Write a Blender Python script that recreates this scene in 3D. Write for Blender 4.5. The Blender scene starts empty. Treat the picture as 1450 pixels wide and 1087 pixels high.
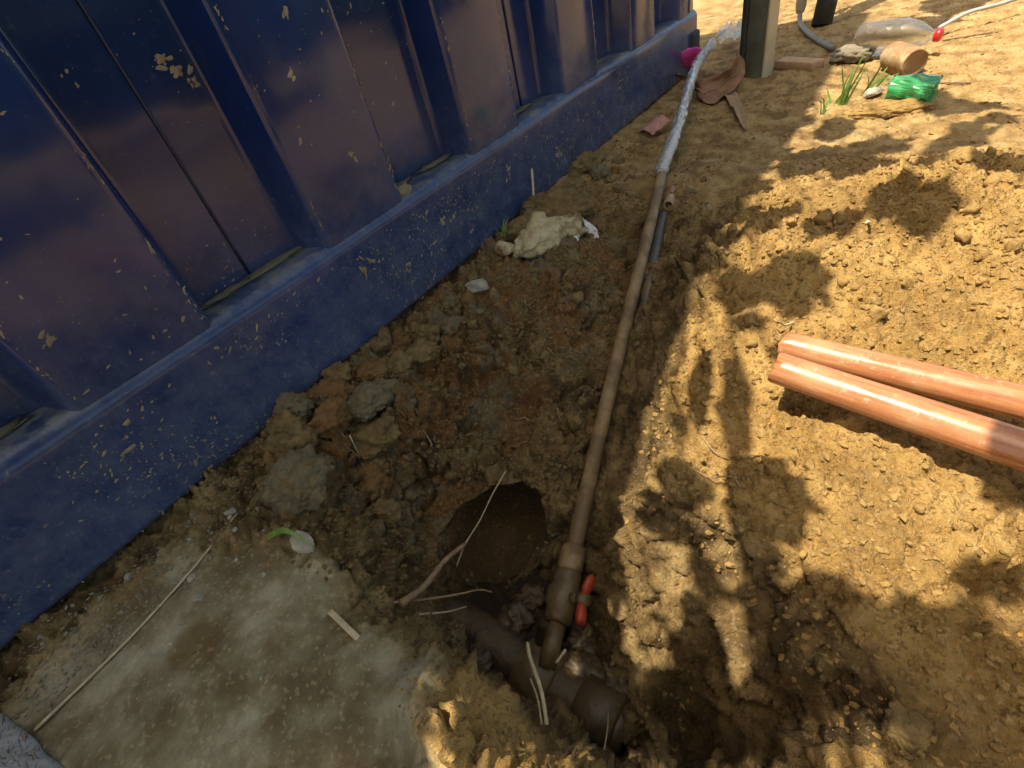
import bpy, bmesh, math, random
import numpy as np
from mathutils import Vector, Matrix
from mathutils.bvhtree import BVHTree

sc = bpy.context.scene
COL = sc.collection
R = math.radians
random.seed(7)
RNG = np.random.default_rng(11)

# ------------------------------------------------------------------ camera
cam_d = bpy.data.cameras.new('camera')
cam_d.sensor_fit = 'HORIZONTAL'; cam_d.sensor_width = 36.0
cam_d.lens = 700.0 / 1450.0 * 36.0
cam_d.clip_start = 0.01; cam_d.clip_end = 500.0
cam = bpy.data.objects.new('camera', cam_d); COL.objects.link(cam)
cam.matrix_world = Matrix(((0.54356505, 0.63624485, -0.54747559, 0.0),
                           (-0.81322804, 0.2376883, -0.53119151, 0.0),
                           (-0.20783932, 0.73395965, 0.64661121, 0.55),
                           (0, 0, 0, 1)))
sc.camera = cam

# ------------------------------------------------------------------ world, sun, exposure
SUN = Vector((-0.30, 0.21, 1.0)).normalized()          # towards the sun
world = bpy.data.worlds.new('World'); sc.world = world; world.use_nodes = True
wn = world.node_tree.nodes; wl = world.node_tree.links
sky = wn.new('ShaderNodeTexSky'); sky.sky_type = 'NISHITA'; sky.sun_disc = False
sky.sun_elevation = math.asin(SUN.z); sky.sun_rotation = math.atan2(SUN.x, SUN.y)
wn['Background'].inputs['Strength'].default_value = 0.15
sky.air_density = 0.8; sky.dust_density = 2.5
wb = wn.new('ShaderNodeMix'); wb.data_type = 'RGBA'; wb.blend_type = 'MULTIPLY'; wb.inputs[0].default_value = 1.0
wb.inputs[7].default_value = (1.0, 0.92, 0.76, 1)          # the photograph's warm white balance
wl.new(sky.outputs['Color'], wb.inputs[6]); wl.new(wb.outputs[2], wn['Background'].inputs['Color'])
sun_d = bpy.data.lights.new('sun', 'SUN'); sun_d.energy = 3.5; sun_d.angle = R(0.53); sun_d.color = (1.0, 0.92, 0.78)
sun_o = bpy.data.objects.new('sun', sun_d); COL.objects.link(sun_o)
sun_o.rotation_euler = SUN.to_track_quat('Z', 'Y').to_euler(); sun_o.location = (0, 0, 6)
sc.view_settings.view_transform = 'Standard'; sc.view_settings.look = 'None'
sc.view_settings.gamma = 1.0; sc.view_settings.exposure = 1.32
sc.cycles.max_bounces = 5; sc.cycles.diffuse_bounces = 3; sc.cycles.glossy_bounces = 3; sc.cycles.transmission_bounces = 5; sc.cycles.transparent_max_bounces = 8
sc.cycles.use_denoising = True
sc.cycles.caustics_reflective = False; sc.cycles.caustics_refractive = False

# ------------------------------------------------------------------ numpy noise
def _hash(ix, iy, iz, s):
    h = (ix * 374761393 + iy * 668265263 + iz * 1274126177 + s * 974711) & 0xffffffff
    h = ((h ^ (h >> 13)) * 1103515245) & 0xffffffff
    h = ((h ^ (h >> 15)) * 2246822519) & 0xffffffff
    return h ^ (h >> 16)

def vnoise(p, s=0):
    """gradient noise in about -1..1 for an (n,3) array"""
    i = np.floor(p).astype(np.int64); f = p - i
    u = f * f * f * (f * (f * 6 - 15) + 10)
    out = np.zeros(len(p))
    for dx in (0, 1):
        wx = u[:, 0] if dx else 1 - u[:, 0]
        for dy in (0, 1):
            wy = u[:, 1] if dy else 1 - u[:, 1]
            for dz in (0, 1):
                wz = u[:, 2] if dz else 1 - u[:, 2]
                h = _hash(i[:, 0] + dx, i[:, 1] + dy, i[:, 2] + dz, s)
                gx = (h & 1023) / 511.5 - 1; gy = ((h >> 10) & 1023) / 511.5 - 1; gz = ((h >> 20) & 1023) / 511.5 - 1
                out += wx * wy * wz * (gx * (f[:, 0] - dx) + gy * (f[:, 1] - dy) + gz * (f[:, 2] - dz))
    return out * 1.5

def fbm(p, octv=4, s=0, gain=.5):
    o = np.zeros(len(p)); a = 1.0; k = 1.0
    for j in range(octv):
        o += a * vnoise(p * k + 17.3 * j, s + j); a *= gain; k *= 2.03
    return o

def worley(p, s=0):
    """F1 and F2 distances"""
    return worley_id(p, s)[:2]

def worley_id(p, s=0):
    i = np.floor(p).astype(np.int64); f = p - i
    a = np.full(len(p), 9.0); b = np.full(len(p), 9.0); c = np.zeros(len(p))
    for dx in (-1, 0, 1):
        for dy in (-1, 0, 1):
            for dz in (-1, 0, 1):
                h = _hash(i[:, 0] + dx, i[:, 1] + dy, i[:, 2] + dz, s)
                d = (dx + (h & 1023) / 1023.0 - f[:, 0]) ** 2 + (dy + ((h >> 10) & 1023) / 1023.0 - f[:, 1]) ** 2 \
                    + (dz + ((h >> 20) & 1023) / 1023.0 - f[:, 2]) ** 2
                m = d < a
                b = np.where(m, a, np.minimum(b, d)); a = np.where(m, d, a); c = np.where(m, (h >> 5 & 255) / 255.0, c)
    return np.sqrt(a), np.sqrt(b), c

def sstep(a, b, x):
    t = np.clip((x - a) / (b - a), 0, 1); return t * t * (3 - 2 * t)

# ------------------------------------------------------------------ object helpers
def tag(o, label=None, cat=None, group=None, kind=None):
    if label: o['label'] = label
    if cat: o['category'] = cat
    if group: o['group'] = group
    if kind: o['kind'] = kind
    return o

def mesh_from(name, v, f, mat=None, smooth=True):
    me = bpy.data.meshes.new(name)
    me.from_pydata([tuple(map(float, q)) for q in v], [], [tuple(map(int, q)) for q in f]); me.update()
    if smooth: me.polygons.foreach_set('use_smooth', [True] * len(me.polygons))
    if mat: me.materials.append(mat)
    return me

def obj(name, me, parent=None, loc=None, rot=None, scale=None):
    o = bpy.data.objects.new(name, me); COL.objects.link(o)
    if parent is not None: o.parent = parent
    if loc is not None: o.location = loc
    if rot is not None: o.rotation_euler = rot
    if scale is not None: o.scale = scale if hasattr(scale, '__len__') else (scale,) * 3
    return o

def mobj(name, v, f, mat, parent=None, smooth=True, **k):
    return obj(name, mesh_from(name, v, f, mat, smooth), parent, **k)

def empty(name, loc=(0, 0, 0), rot=(0, 0, 0)):
    o = bpy.data.objects.new(name, None); COL.objects.link(o); o.location = loc; o.rotation_euler = rot
    o.empty_display_size = .05
    return o

def catmull(pts, n):
    pts = [np.array(p, float) for p in pts]
    if len(pts) == 2: return [pts[0] + (pts[1] - pts[0]) * t for t in np.linspace(0, 1, n)]
    P = [2 * pts[0] - pts[1]] + pts + [2 * pts[-1] - pts[-2]]
    out = []; m = len(pts) - 1
    for t in np.linspace(0, m, n):
        i = min(int(t), m - 1); u = t - i; a, b, c, d = P[i:i + 4]
        out.append(.5 * ((2 * b) + (c - a) * u + (2 * a - 5 * b + 4 * c - d) * u * u + (3 * b - a - 3 * c + d) * u ** 3))
    return out

def frames(path):
    path = [Vector(p) for p in path]; res = []; up = None
    for i, p in enumerate(path):
        t = (path[min(i + 1, len(path) - 1)] - path[max(i - 1, 0)]).normalized()
        if up is None:
            up = Vector((0, 0, 1)) if abs(t.z) < .9 else Vector((1, 0, 0))
        a = (up - t * up.dot(t)).normalized(); b = t.cross(a); up = a
        res.append((p, t, a, b))
    return res

def tube(path, rad, seg=12, cap=True, squash=1.0, inner=None, noise=0.0):
    """solid rod, or a pipe with a wall when inner (bore radius) is given"""
    fr = frames(path); n = len(fr); v = []; f = []
    rad = [rad] * n if not hasattr(rad, '__len__') else list(rad)
    def ring(i, r):
        p, t, a, b = fr[i]; base = len(v)
        for k in range(seg):
            an = 2 * math.pi * k / seg
            rr = r * (1 + (random.uniform(-noise, noise) if noise else 0))
            v.append(p + a * (math.cos(an) * rr) + b * (math.sin(an) * rr * squash))
        return base
    def bridge(A, B):
        for k in range(seg):
            k2 = (k + 1) % seg; f.append((A + k, A + k2, B + k2, B + k))
    R0 = [ring(i, rad[i]) for i in range(n)]
    for i in range(n - 1): bridge(R0[i], R0[i + 1])
    if inner is not None:
        inn = [inner] * n if not hasattr(inner, '__len__') else inner
        R1 = [ring(i, inn[i]) for i in range(n)]
        for i in range(n - 1): bridge(R1[i + 1], R1[i])
        bridge(R1[0], R0[0]); bridge(R0[-1], R1[-1])
    elif cap:
        for base, i, flip in ((R0[0], 0, True), (R0[-1], n - 1, False)):
            v.append(fr[i][0]); c = len(v) - 1
            for k in range(seg):
                k2 = (k + 1) % seg
                f.append((base + k2, base + k, c) if flip else (base + k, base + k2, c))
    return v, f

def join(*parts):
    V = []; F = []
    for v, f in parts:
        o = len(V); V += list(v); F += [tuple(i + o for i in q) for q in f]
    return V, F

def box(x0, x1, y0, y1, z0, z1, bev=0.0):
    bm = bmesh.new(); bmesh.ops.create_cube(bm, size=1)
    for q in bm.verts:
        q.co = Vector(((x0 + x1) / 2 + q.co.x * (x1 - x0), (y0 + y1) / 2 + q.co.y * (y1 - y0), (z0 + z1) / 2 + q.co.z * (z1 - z0)))
    if bev: bmesh.ops.bevel(bm, geom=bm.edges[:] + bm.verts[:], offset=bev, segments=2, profile=.5, affect='EDGES')
    bm.verts.index_update()
    r = [q.co.copy() for q in bm.verts], [tuple(q.index for q in fc.verts) for fc in bm.faces]
    bm.free(); return r

def rock(seed, sub=3, rough=.35, size=(1, 1, 1), crumb=0.0, facet=0):
    """angular or crumbly lump of unit radius"""
    bm = bmesh.new(); bmesh.ops.create_icosphere(bm, subdivisions=sub, radius=1)
    p = np.array([q.co for q in bm.verts])
    rg = np.random.default_rng(seed)
    if facet:
        for k in range(facet):
            n = rg.normal(size=3); n /= np.linalg.norm(n); d = rg.uniform(.45, .8)
            e = p @ n - d; p = p - np.outer(np.clip(e, 0, None), n) * .93
    p = p * (1 + rough * fbm(p * 1.3 + seed * 3.7, 3, seed))[:, None]
    if crumb:
        wb = np.stack([vnoise(p * 4, 61), vnoise(p * 4, 62), vnoise(p * 4, 63)], 1) * .22
        a, b, c = worley_id((p + wb) * 2.6 + seed, seed); p = p * (1 + crumb * ((c - .4) * sstep(0, .22, b - a) + .25 - .5 * a))[:, None]
        a, b, c = worley_id((p + wb) * 6.5 + seed, seed + 1); p = p * (1 + crumb * .4 * ((c - .4) * sstep(0, .25, b - a) + .25 - .5 * a))[:, None]
    p = p * np.array(size)
    f = [tuple(q.index for q in fc.verts) for fc in bm.faces]; bm.free()
    return p, f

# ------------------------------------------------------------------ materials
def mat(name):
    m = bpy.data.materials.new(name); m.use_nodes = True
    return m, m.node_tree.nodes, m.node_tree.links, m.node_tree.nodes['Principled BSDF']

def N(nt, kind, **kw):
    n = nt.new(kind)
    for k, val in kw.items():
        if k in ('Scale', 'Detail', 'Roughness', 'Distortion', 'W', 'Randomness', 'Strength', 'Distance', 'Fac'):
            n.inputs[k].default_value = val
        else: setattr(n, k, val)
    return n

def ramp(nt, pts, interp='LINEAR'):
    r = nt.new('ShaderNodeValToRGB'); r.color_ramp.interpolation = interp
    e = r.color_ramp.elements
    while len(e) < len(pts): e.new(.5)
    for q, (pos, c) in zip(e, pts):
        q.position = pos; q.color = (c, c, c, 1) if not hasattr(c, '__len__') else (*c, 1)
    return r

def mixc(nt, ln, fac, a, b, blend='MIX'):
    m = nt.new('ShaderNodeMix'); m.data_type = 'RGBA'; m.blend_type = blend; m.clamp_factor = True
    for sock, val in ((m.inputs[0], fac), (m.inputs[6], a), (m.inputs[7], b)):
        if isinstance(val, (int, float)): sock.default_value = val
        elif isinstance(val, tuple): sock.default_value = (*val, 1)
        else: ln.new(val, sock)
    return m.outputs[2]

def math_n(nt, ln, op, a, b=None, clamp=False):
    m = nt.new('ShaderNodeMath'); m.operation = op; m.use_clamp = clamp
    for sock, val in zip(m.inputs, (a, b)):
        if val is None: continue
        if isinstance(val, (int, float)): sock.default_value = val
        else: ln.new(val, sock)
    return m.outputs[0]

def simple_mat(name, c1, c2, scale=40, rough=.7, bump=.2, bscale=200, detail=6, stain=None, **inp):
    m, n, l, b = mat(name)
    tc = n.new('ShaderNodeTexCoord')
    no = N(n, 'ShaderNodeTexNoise', Scale=scale, Detail=detail, Roughness=.65); l.new(tc.outputs['Object'], no.inputs['Vector'])
    rp = ramp(n, [(.32, c1), (.68, c2)]); l.new(no.outputs['Fac'], rp.inputs['Fac'])
    col = rp.outputs['Color']
    if stain:
        n3 = N(n, 'ShaderNodeTexNoise', Scale=scale * .35, Detail=7, Roughness=.7); l.new(tc.outputs['Object'], n3.inputs['Vector'])
        r3 = ramp(n, [(stain[1], 0.), (stain[1] + .09, 1.)]); l.new(n3.outputs['Fac'], r3.inputs['Fac'])
        col = mixc(n, l, r3.outputs['Color'], col, stain[0])
    l.new(col, b.inputs['Base Color']); b.inputs['Roughness'].default_value = rough
    if bump:
        n2 = N(n, 'ShaderNodeTexNoise', Scale=bscale, Detail=5); l.new(tc.outputs['Object'], n2.inputs['Vector'])
        bp = N(n, 'ShaderNodeBump', Strength=bump, Distance=.002); l.new(n2.outputs['Fac'], bp.inputs['Height']); l.new(bp.outputs['Normal'], b.inputs['Normal'])
    for k, val in inp.items():
        b.inputs[k.replace('_', ' ')].default_value = val
    return m

def earth_mat(name, c1, c2, c3=None):
    """loose soil: same grain and relief as the ground sheet"""
    m, n, l, b = mat(name)
    pos = n.new('ShaderNodeNewGeometry').outputs['Position']
    no = N(n, 'ShaderNodeTexNoise', Scale=45, Detail=4, Roughness=.7); l.new(pos, no.inputs['Vector'])
    rp = ramp(n, [(.30, c1), (.70, c2)]); l.new(no.outputs['Fac'], rp.inputs['Fac']); c = rp.outputs['Color']
    if c3:
        r3 = ramp(n, [(.52, 0.), (.62, 1.)]); l.new(no.outputs['Fac'], r3.inputs['Fac']); c = mixc(n, l, r3.outputs['Color'], c, c3)
    fn = N(n, 'ShaderNodeTexNoise', Scale=230, Detail=4, Roughness=.72); l.new(pos, fn.inputs['Vector'])
    l.new(c, b.inputs['Base Color']); b.inputs['Roughness'].default_value = .93; b.inputs['Specular IOR Level'].default_value = .25
    bp = N(n, 'ShaderNodeBump', Strength=.9, Distance=.006); l.new(fn.outputs['Fac'], bp.inputs['Height']); l.new(bp.outputs['Normal'], b.inputs['Normal'])
    return m

# ------------------------------------------------------------------ soil material
def soil_material():
    m, n, l, b = mat('soil')
    geo = n.new('ShaderNodeNewGeometry'); pos = geo.outputs['Position']
    def at(name):
        a = n.new('ShaderNodeAttribute'); a.attribute_name = name; return a.outputs['Fac']
    slab, wet, rust, far, fresh = at('slab'), at('wet'), at('rust'), at('far'), at('fresh')
    na, nb, nc = at('na'), at('nb'), at('nc')            # soil variation at three sizes, stored on the sheet
    fn = N(n, 'ShaderNodeTexNoise', Scale=260, Detail=5, Roughness=.78); l.new(pos, fn.inputs['Vector']); fine = fn.outputs['Fac']
    vo = N(n, 'ShaderNodeTexVoronoi', Scale=240); l.new(pos, vo.inputs['Vector'])
    sv = n.new('ShaderNodeSeparateColor'); l.new(vo.outputs['Color'], sv.inputs['Color'])
    def rmp(f, pts):
        r = ramp(n, pts); l.new(f, r.inputs['Fac']); return r.outputs['Color']
    dry = mixc(n, l, .45, rmp(na, [(.25, (.27, .150, .040)), (.5, (.46, .270, .076)), (.75, (.62, .395, .128))]), rmp(fine, [(.35, (.30, .168, .043)), (.65, (.61, .380, .118))]))
    c = mixc(n, l, far, dry, rmp(nb, [(.25, (.30, .175, .058)), (.5, (.46, .28, .095)), (.8, (.54, .37, .15))]))
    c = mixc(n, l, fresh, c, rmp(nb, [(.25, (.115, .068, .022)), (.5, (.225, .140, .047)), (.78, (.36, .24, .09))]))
    c = mixc(n, l, math_n(n, l, 'MULTIPLY', rmp(nc, [(.42, 0.), (.62, 1.)]), math_n(n, l, 'MULTIPLY', rust, .8)), c, (.24, .108, .030))
    c = mixc(n, l, math_n(n, l, 'MULTIPLY', rmp(nb, [(.56, 0.), (.72, 1.)]), math_n(n, l, 'MULTIPLY', rust, .6)), c, (.175, .15, .10))
    sl = mixc(n, l, math_n(n, l, 'MULTIPLY', rmp(nb, [(.52, 0.), (.74, 1.)]), .45),
              rmp(na, [(.22, (.145, .108, .050)), (.42, (.215, .175, .092)), (.58, (.275, .236, .135)), (.78, (.36, .32, .20))]), (.145, .095, .040))
    sl = mixc(n, l, math_n(n, l, 'MULTIPLY', rmp(nc, [(.62, 0.), (.74, 1.)]), .25), sl, (.12, .085, .04))
    sl = mixc(n, l, math_n(n, l, 'MULTIPLY', math_n(n, l, 'GREATER_THAN', sv.outputs['Red'], .95), math_n(n, l, 'MULTIPLY', math_n(n, l, 'LESS_THAN', vo.outputs['Distance'], .30), .45)), sl, (.47, .42, .29))
    sl = mixc(n, l, .5, sl, rmp(fine, [(.30, (.35, .34, .32)), (.70, (.65, .66, .68))]), 'OVERLAY')
    sl = mixc(n, l, math_n(n, l, 'MULTIPLY', at('spot'), .75), sl, (.15, .09, .03))
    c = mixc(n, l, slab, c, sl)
    c = mixc(n, l, math_n(n, l, 'MULTIPLY', math_n(n, l, 'GREATER_THAN', sv.outputs['Green'], .9), .25), c, (.52, .42, .23))
    c = mixc(n, l, math_n(n, l, 'MULTIPLY', math_n(n, l, 'LESS_THAN', sv.outputs['Blue'], .12), math_n(n, l, 'SUBTRACT', .4, math_n(n, l, 'MULTIPLY', slab, .33))), c, (.085, .052, .02))
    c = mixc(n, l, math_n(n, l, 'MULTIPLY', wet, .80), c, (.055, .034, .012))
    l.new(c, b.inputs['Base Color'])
    rr_ = n.new('ShaderNodeMapRange'); rr_.inputs['To Min'].default_value = .92; rr_.inputs['To Max'].default_value = .28
    l.new(wet, rr_.inputs['Value']); l.new(rr_.outputs['Result'], b.inputs['Roughness'])
    b.inputs['Specular IOR Level'].default_value = .3
    mn = N(n, 'ShaderNodeTexNoise', Scale=105, Detail=3, Roughness=.62); l.new(pos, mn.inputs['Vector'])
    rdg = math_n(n, l, 'ABSOLUTE', math_n(n, l, 'SUBTRACT', mn.outputs['Fac'], .5))          # creases between crumbs
    bp = N(n, 'ShaderNodeBump', Distance=.0095); l.new(math_n(n, l, 'ADD', math_n(n, l, 'MULTIPLY', fine, .7), math_n(n, l, 'MULTIPLY', rdg, 1.5)), bp.inputs['Height'])
    st = n.new('ShaderNodeMapRange'); st.inputs['To Min'].default_value = .9; st.inputs['To Max'].default_value = .25
    l.new(slab, st.inputs['Value']); l.new(st.outputs['Result'], bp.inputs['Strength'])
    l.new(bp.outputs['Normal'], b.inputs['Normal'])
    return m
M_SOIL = soil_material()

# ------------------------------------------------------------------ ground: one sheet with the dug hole and trench
CTRL = np.array([[float(t) for t in q.split(',')] for q in """-0.249,0.783,0.000;-0.108,0.794,0.000;-0.020,0.770,0.000;0.058,0.710,0.000;0.062,0.513,0.000;0.019,0.403,0.000;0.027,0.314,0.000;0.057,0.282,0.000;0.060,0.211,0.000;0.052,0.159,0.000;-0.035,0.254,0.000;-0.109,0.479,0.000;-0.230,0.572,0.000;-0.040,0.602,0.000;0.100,0.530,0.000;0.051,0.117,-0.006;0.204,0.769,0.012;0.300,0.766,0.012;0.390,0.785,0.012;0.524,0.800,0.000;0.746,0.796,0.000;0.879,0.779,0.015;1.103,0.767,0.015;1.549,0.815,0.015;2.075,0.789,0.010;2.464,0.812,0.010;1.926,0.478,-0.000;2.234,0.440,0.000;1.868,0.166,0.000;1.837,-0.004,0.000;1.809,-0.151,0.000;2.595,0.159,0.000;2.402,-0.228,0.000;1.571,-0.024,0.000;1.606,-0.178,0.000;1.440,0.327,0.000;1.510,0.191,0.000;1.098,0.173,0.045;1.245,0.083,0.045;1.329,-0.066,0.045;1.350,-0.174,0.045;1.047,0.057,0.060;1.216,-0.139,0.060;1.001,-0.175,0.060;0.937,-0.057,0.058;0.794,-0.145,0.058;0.820,0.041,0.048;0.816,0.143,0.035;0.969,0.233,0.035;0.679,0.052,0.035;0.844,0.235,0.035;0.672,-0.085,0.025;0.707,-0.183,0.025;0.587,0.022,0.012;0.496,-0.004,0.005;0.494,-0.104,0.005;0.489,-0.182,0.005;0.401,-0.081,0.005;0.421,-0.155,0.005;0.687,0.173,0.000;0.561,0.125,0.000;0.409,0.000,-0.005;0.335,-0.060,-0.005;0.350,-0.134,-0.005;0.351,-0.189,-0.005;0.290,-0.101,-0.030;0.287,-0.179,-0.030;0.218,-0.143,-0.030;0.186,-0.074,-0.020;0.563,0.177,-0.020;0.469,0.078,-0.020;0.456,0.160,-0.030;0.376,0.060,-0.030;0.380,0.182,-0.050;0.328,-0.001,-0.050;0.352,0.085,-0.080;0.368,0.148,-0.080;0.267,-0.026,-0.080;0.325,0.141,-0.120;0.315,0.036,-0.120;0.259,0.013,-0.160;0.286,0.107,-0.160;0.240,-0.042,-0.160;0.251,0.145,-0.200;0.267,0.061,-0.200;0.197,-0.019,-0.200;0.218,0.176,-0.240;0.202,0.095,-0.240;0.140,0.100,-0.260;0.240,0.212,-0.260;0.170,0.036,-0.260;0.265,0.292,-0.270;0.199,0.294,-0.270;0.205,0.354,-0.270;0.179,0.206,-0.270;0.130,0.331,-0.270;0.141,0.132,-0.270;0.142,0.398,-0.270;0.116,0.262,-0.275;0.238,0.402,-0.250;0.295,0.349,-0.250;1.401,0.544,-0.005;1.453,0.462,-0.005;1.088,0.389,-0.030;1.184,0.355,-0.020;0.562,0.222,-0.035;0.771,0.274,-0.035;1.132,0.613,-0.010;0.849,0.562,-0.010;0.704,0.662,-0.010;0.804,0.490,-0.045;0.680,0.542,-0.045;0.558,0.682,-0.045;0.613,0.459,-0.085;0.549,0.574,-0.085;0.483,0.422,-0.125;0.472,0.496,-0.125;0.423,0.566,-0.125;0.382,0.407,-0.135;0.342,0.457,-0.135;0.363,0.656,-0.025;0.218,0.654,-0.025;0.345,0.589,-0.075;0.216,0.608,-0.075;0.289,0.571,-0.145;0.193,0.536,-0.145;0.247,0.519,-0.190;0.135,0.451,-0.135;0.113,0.471,-0.030;0.069,0.371,-0.030;0.060,0.435,-0.020;0.218,0.476,-0.230;0.163,0.438,-0.250;0.150,0.112,-0.205;0.145,0.085,-0.150;0.190,0.100,-0.215;-0.600,0.300,0.000;-0.600,0.800,0.000;-0.500,-0.200,0.000;-0.300,0.100,0.000;0.000,0.000,0.000;0.050,-0.100,0.000;-0.100,-0.400,0.000;0.300,-0.500,0.000;0.800,-0.500,0.000;1.400,-0.500,0.000;2.200,-0.500,0.000;3.000,0.500,0.000;3.000,1.000,0.000;2.400,1.200,0.000;1.500,1.200,0.000;0.700,1.200,0.000;0.000,1.200,0.000;-0.600,1.200,0.000;3.200,-0.300,0.000;0.378,0.293,-0.205;0.390,0.245,-0.179;0.364,0.352,-0.183;0.499,0.322,-0.177;0.511,0.273,-0.151;0.486,0.380,-0.155;0.621,0.351,-0.150;0.632,0.302,-0.124;0.607,0.409,-0.128;0.742,0.379,-0.122;0.753,0.330,-0.096;0.728,0.438,-0.100;0.863,0.408,-0.094;0.875,0.359,-0.068;0.850,0.466,-0.072;0.985,0.436,-0.067;0.996,0.388,-0.041;0.971,0.495,-0.045;1.106,0.465,-0.039;1.117,0.416,-0.013;1.092,0.523,-0.017;1.227,0.494,-0.011;1.239,0.445,0.015;1.213,0.552,0.011""".split(';')])
def tps_fit(P, lam=2e-4):
    n = len(P); d2 = ((P[:, None, :2] - P[None, :, :2]) ** 2).sum(-1)
    K = .5 * d2 * np.log(d2 + 1e-12) + lam * np.eye(n)
    Q = np.c_[np.ones(n), P[:, :2]]
    A = np.block([[K, Q], [Q.T, np.zeros((3, 3))]])
    return np.linalg.solve(A, np.r_[P[:, 2], 0, 0, 0])
_w = tps_fit(CTRL)
def base_h(x, y):
    x = np.asarray(x, float); y = np.asarray(y, float); o = np.zeros(x.shape).ravel(); X = x.ravel(); Y = y.ravel()
    for s in range(0, len(X), 20000):
        e = slice(s, s + 20000)
        d2 = (X[e, None] - CTRL[None, :, 0]) ** 2 + (Y[e, None] - CTRL[None, :, 1]) ** 2
        o[e] = (.5 * d2 * np.log(d2 + 1e-12)) @ _w[:len(CTRL)] + _w[-3] + _w[-2] * X[e] + _w[-1] * Y[e]
    fade = sstep(-.75, -.35, X) * (1 - sstep(2.6, 3.2, X)) * sstep(-.6, -.3, Y) * (1 - sstep(.86, 1.0, Y))
    return (o * fade).reshape(x.shape)

def axis(segs, lo, hi):
    """segs: (start, end, step) joined, then geometric growth out to lo / hi"""
    a = [segs[0][0]]
    for s, e, st in segs:
        k = max(1, round((e - s) / st)); a += list(s + (e - s) * np.arange(1, k + 1) / k)
    st = segs[-1][2]
    while a[-1] < hi: st *= 1.18; a.append(a[-1] + st)
    st = segs[0][2]; left = [a[0]]
    while left[-1] > lo: st *= 1.18; left.append(left[-1] - st)
    return np.array(left[:0:-1] + a)

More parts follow.
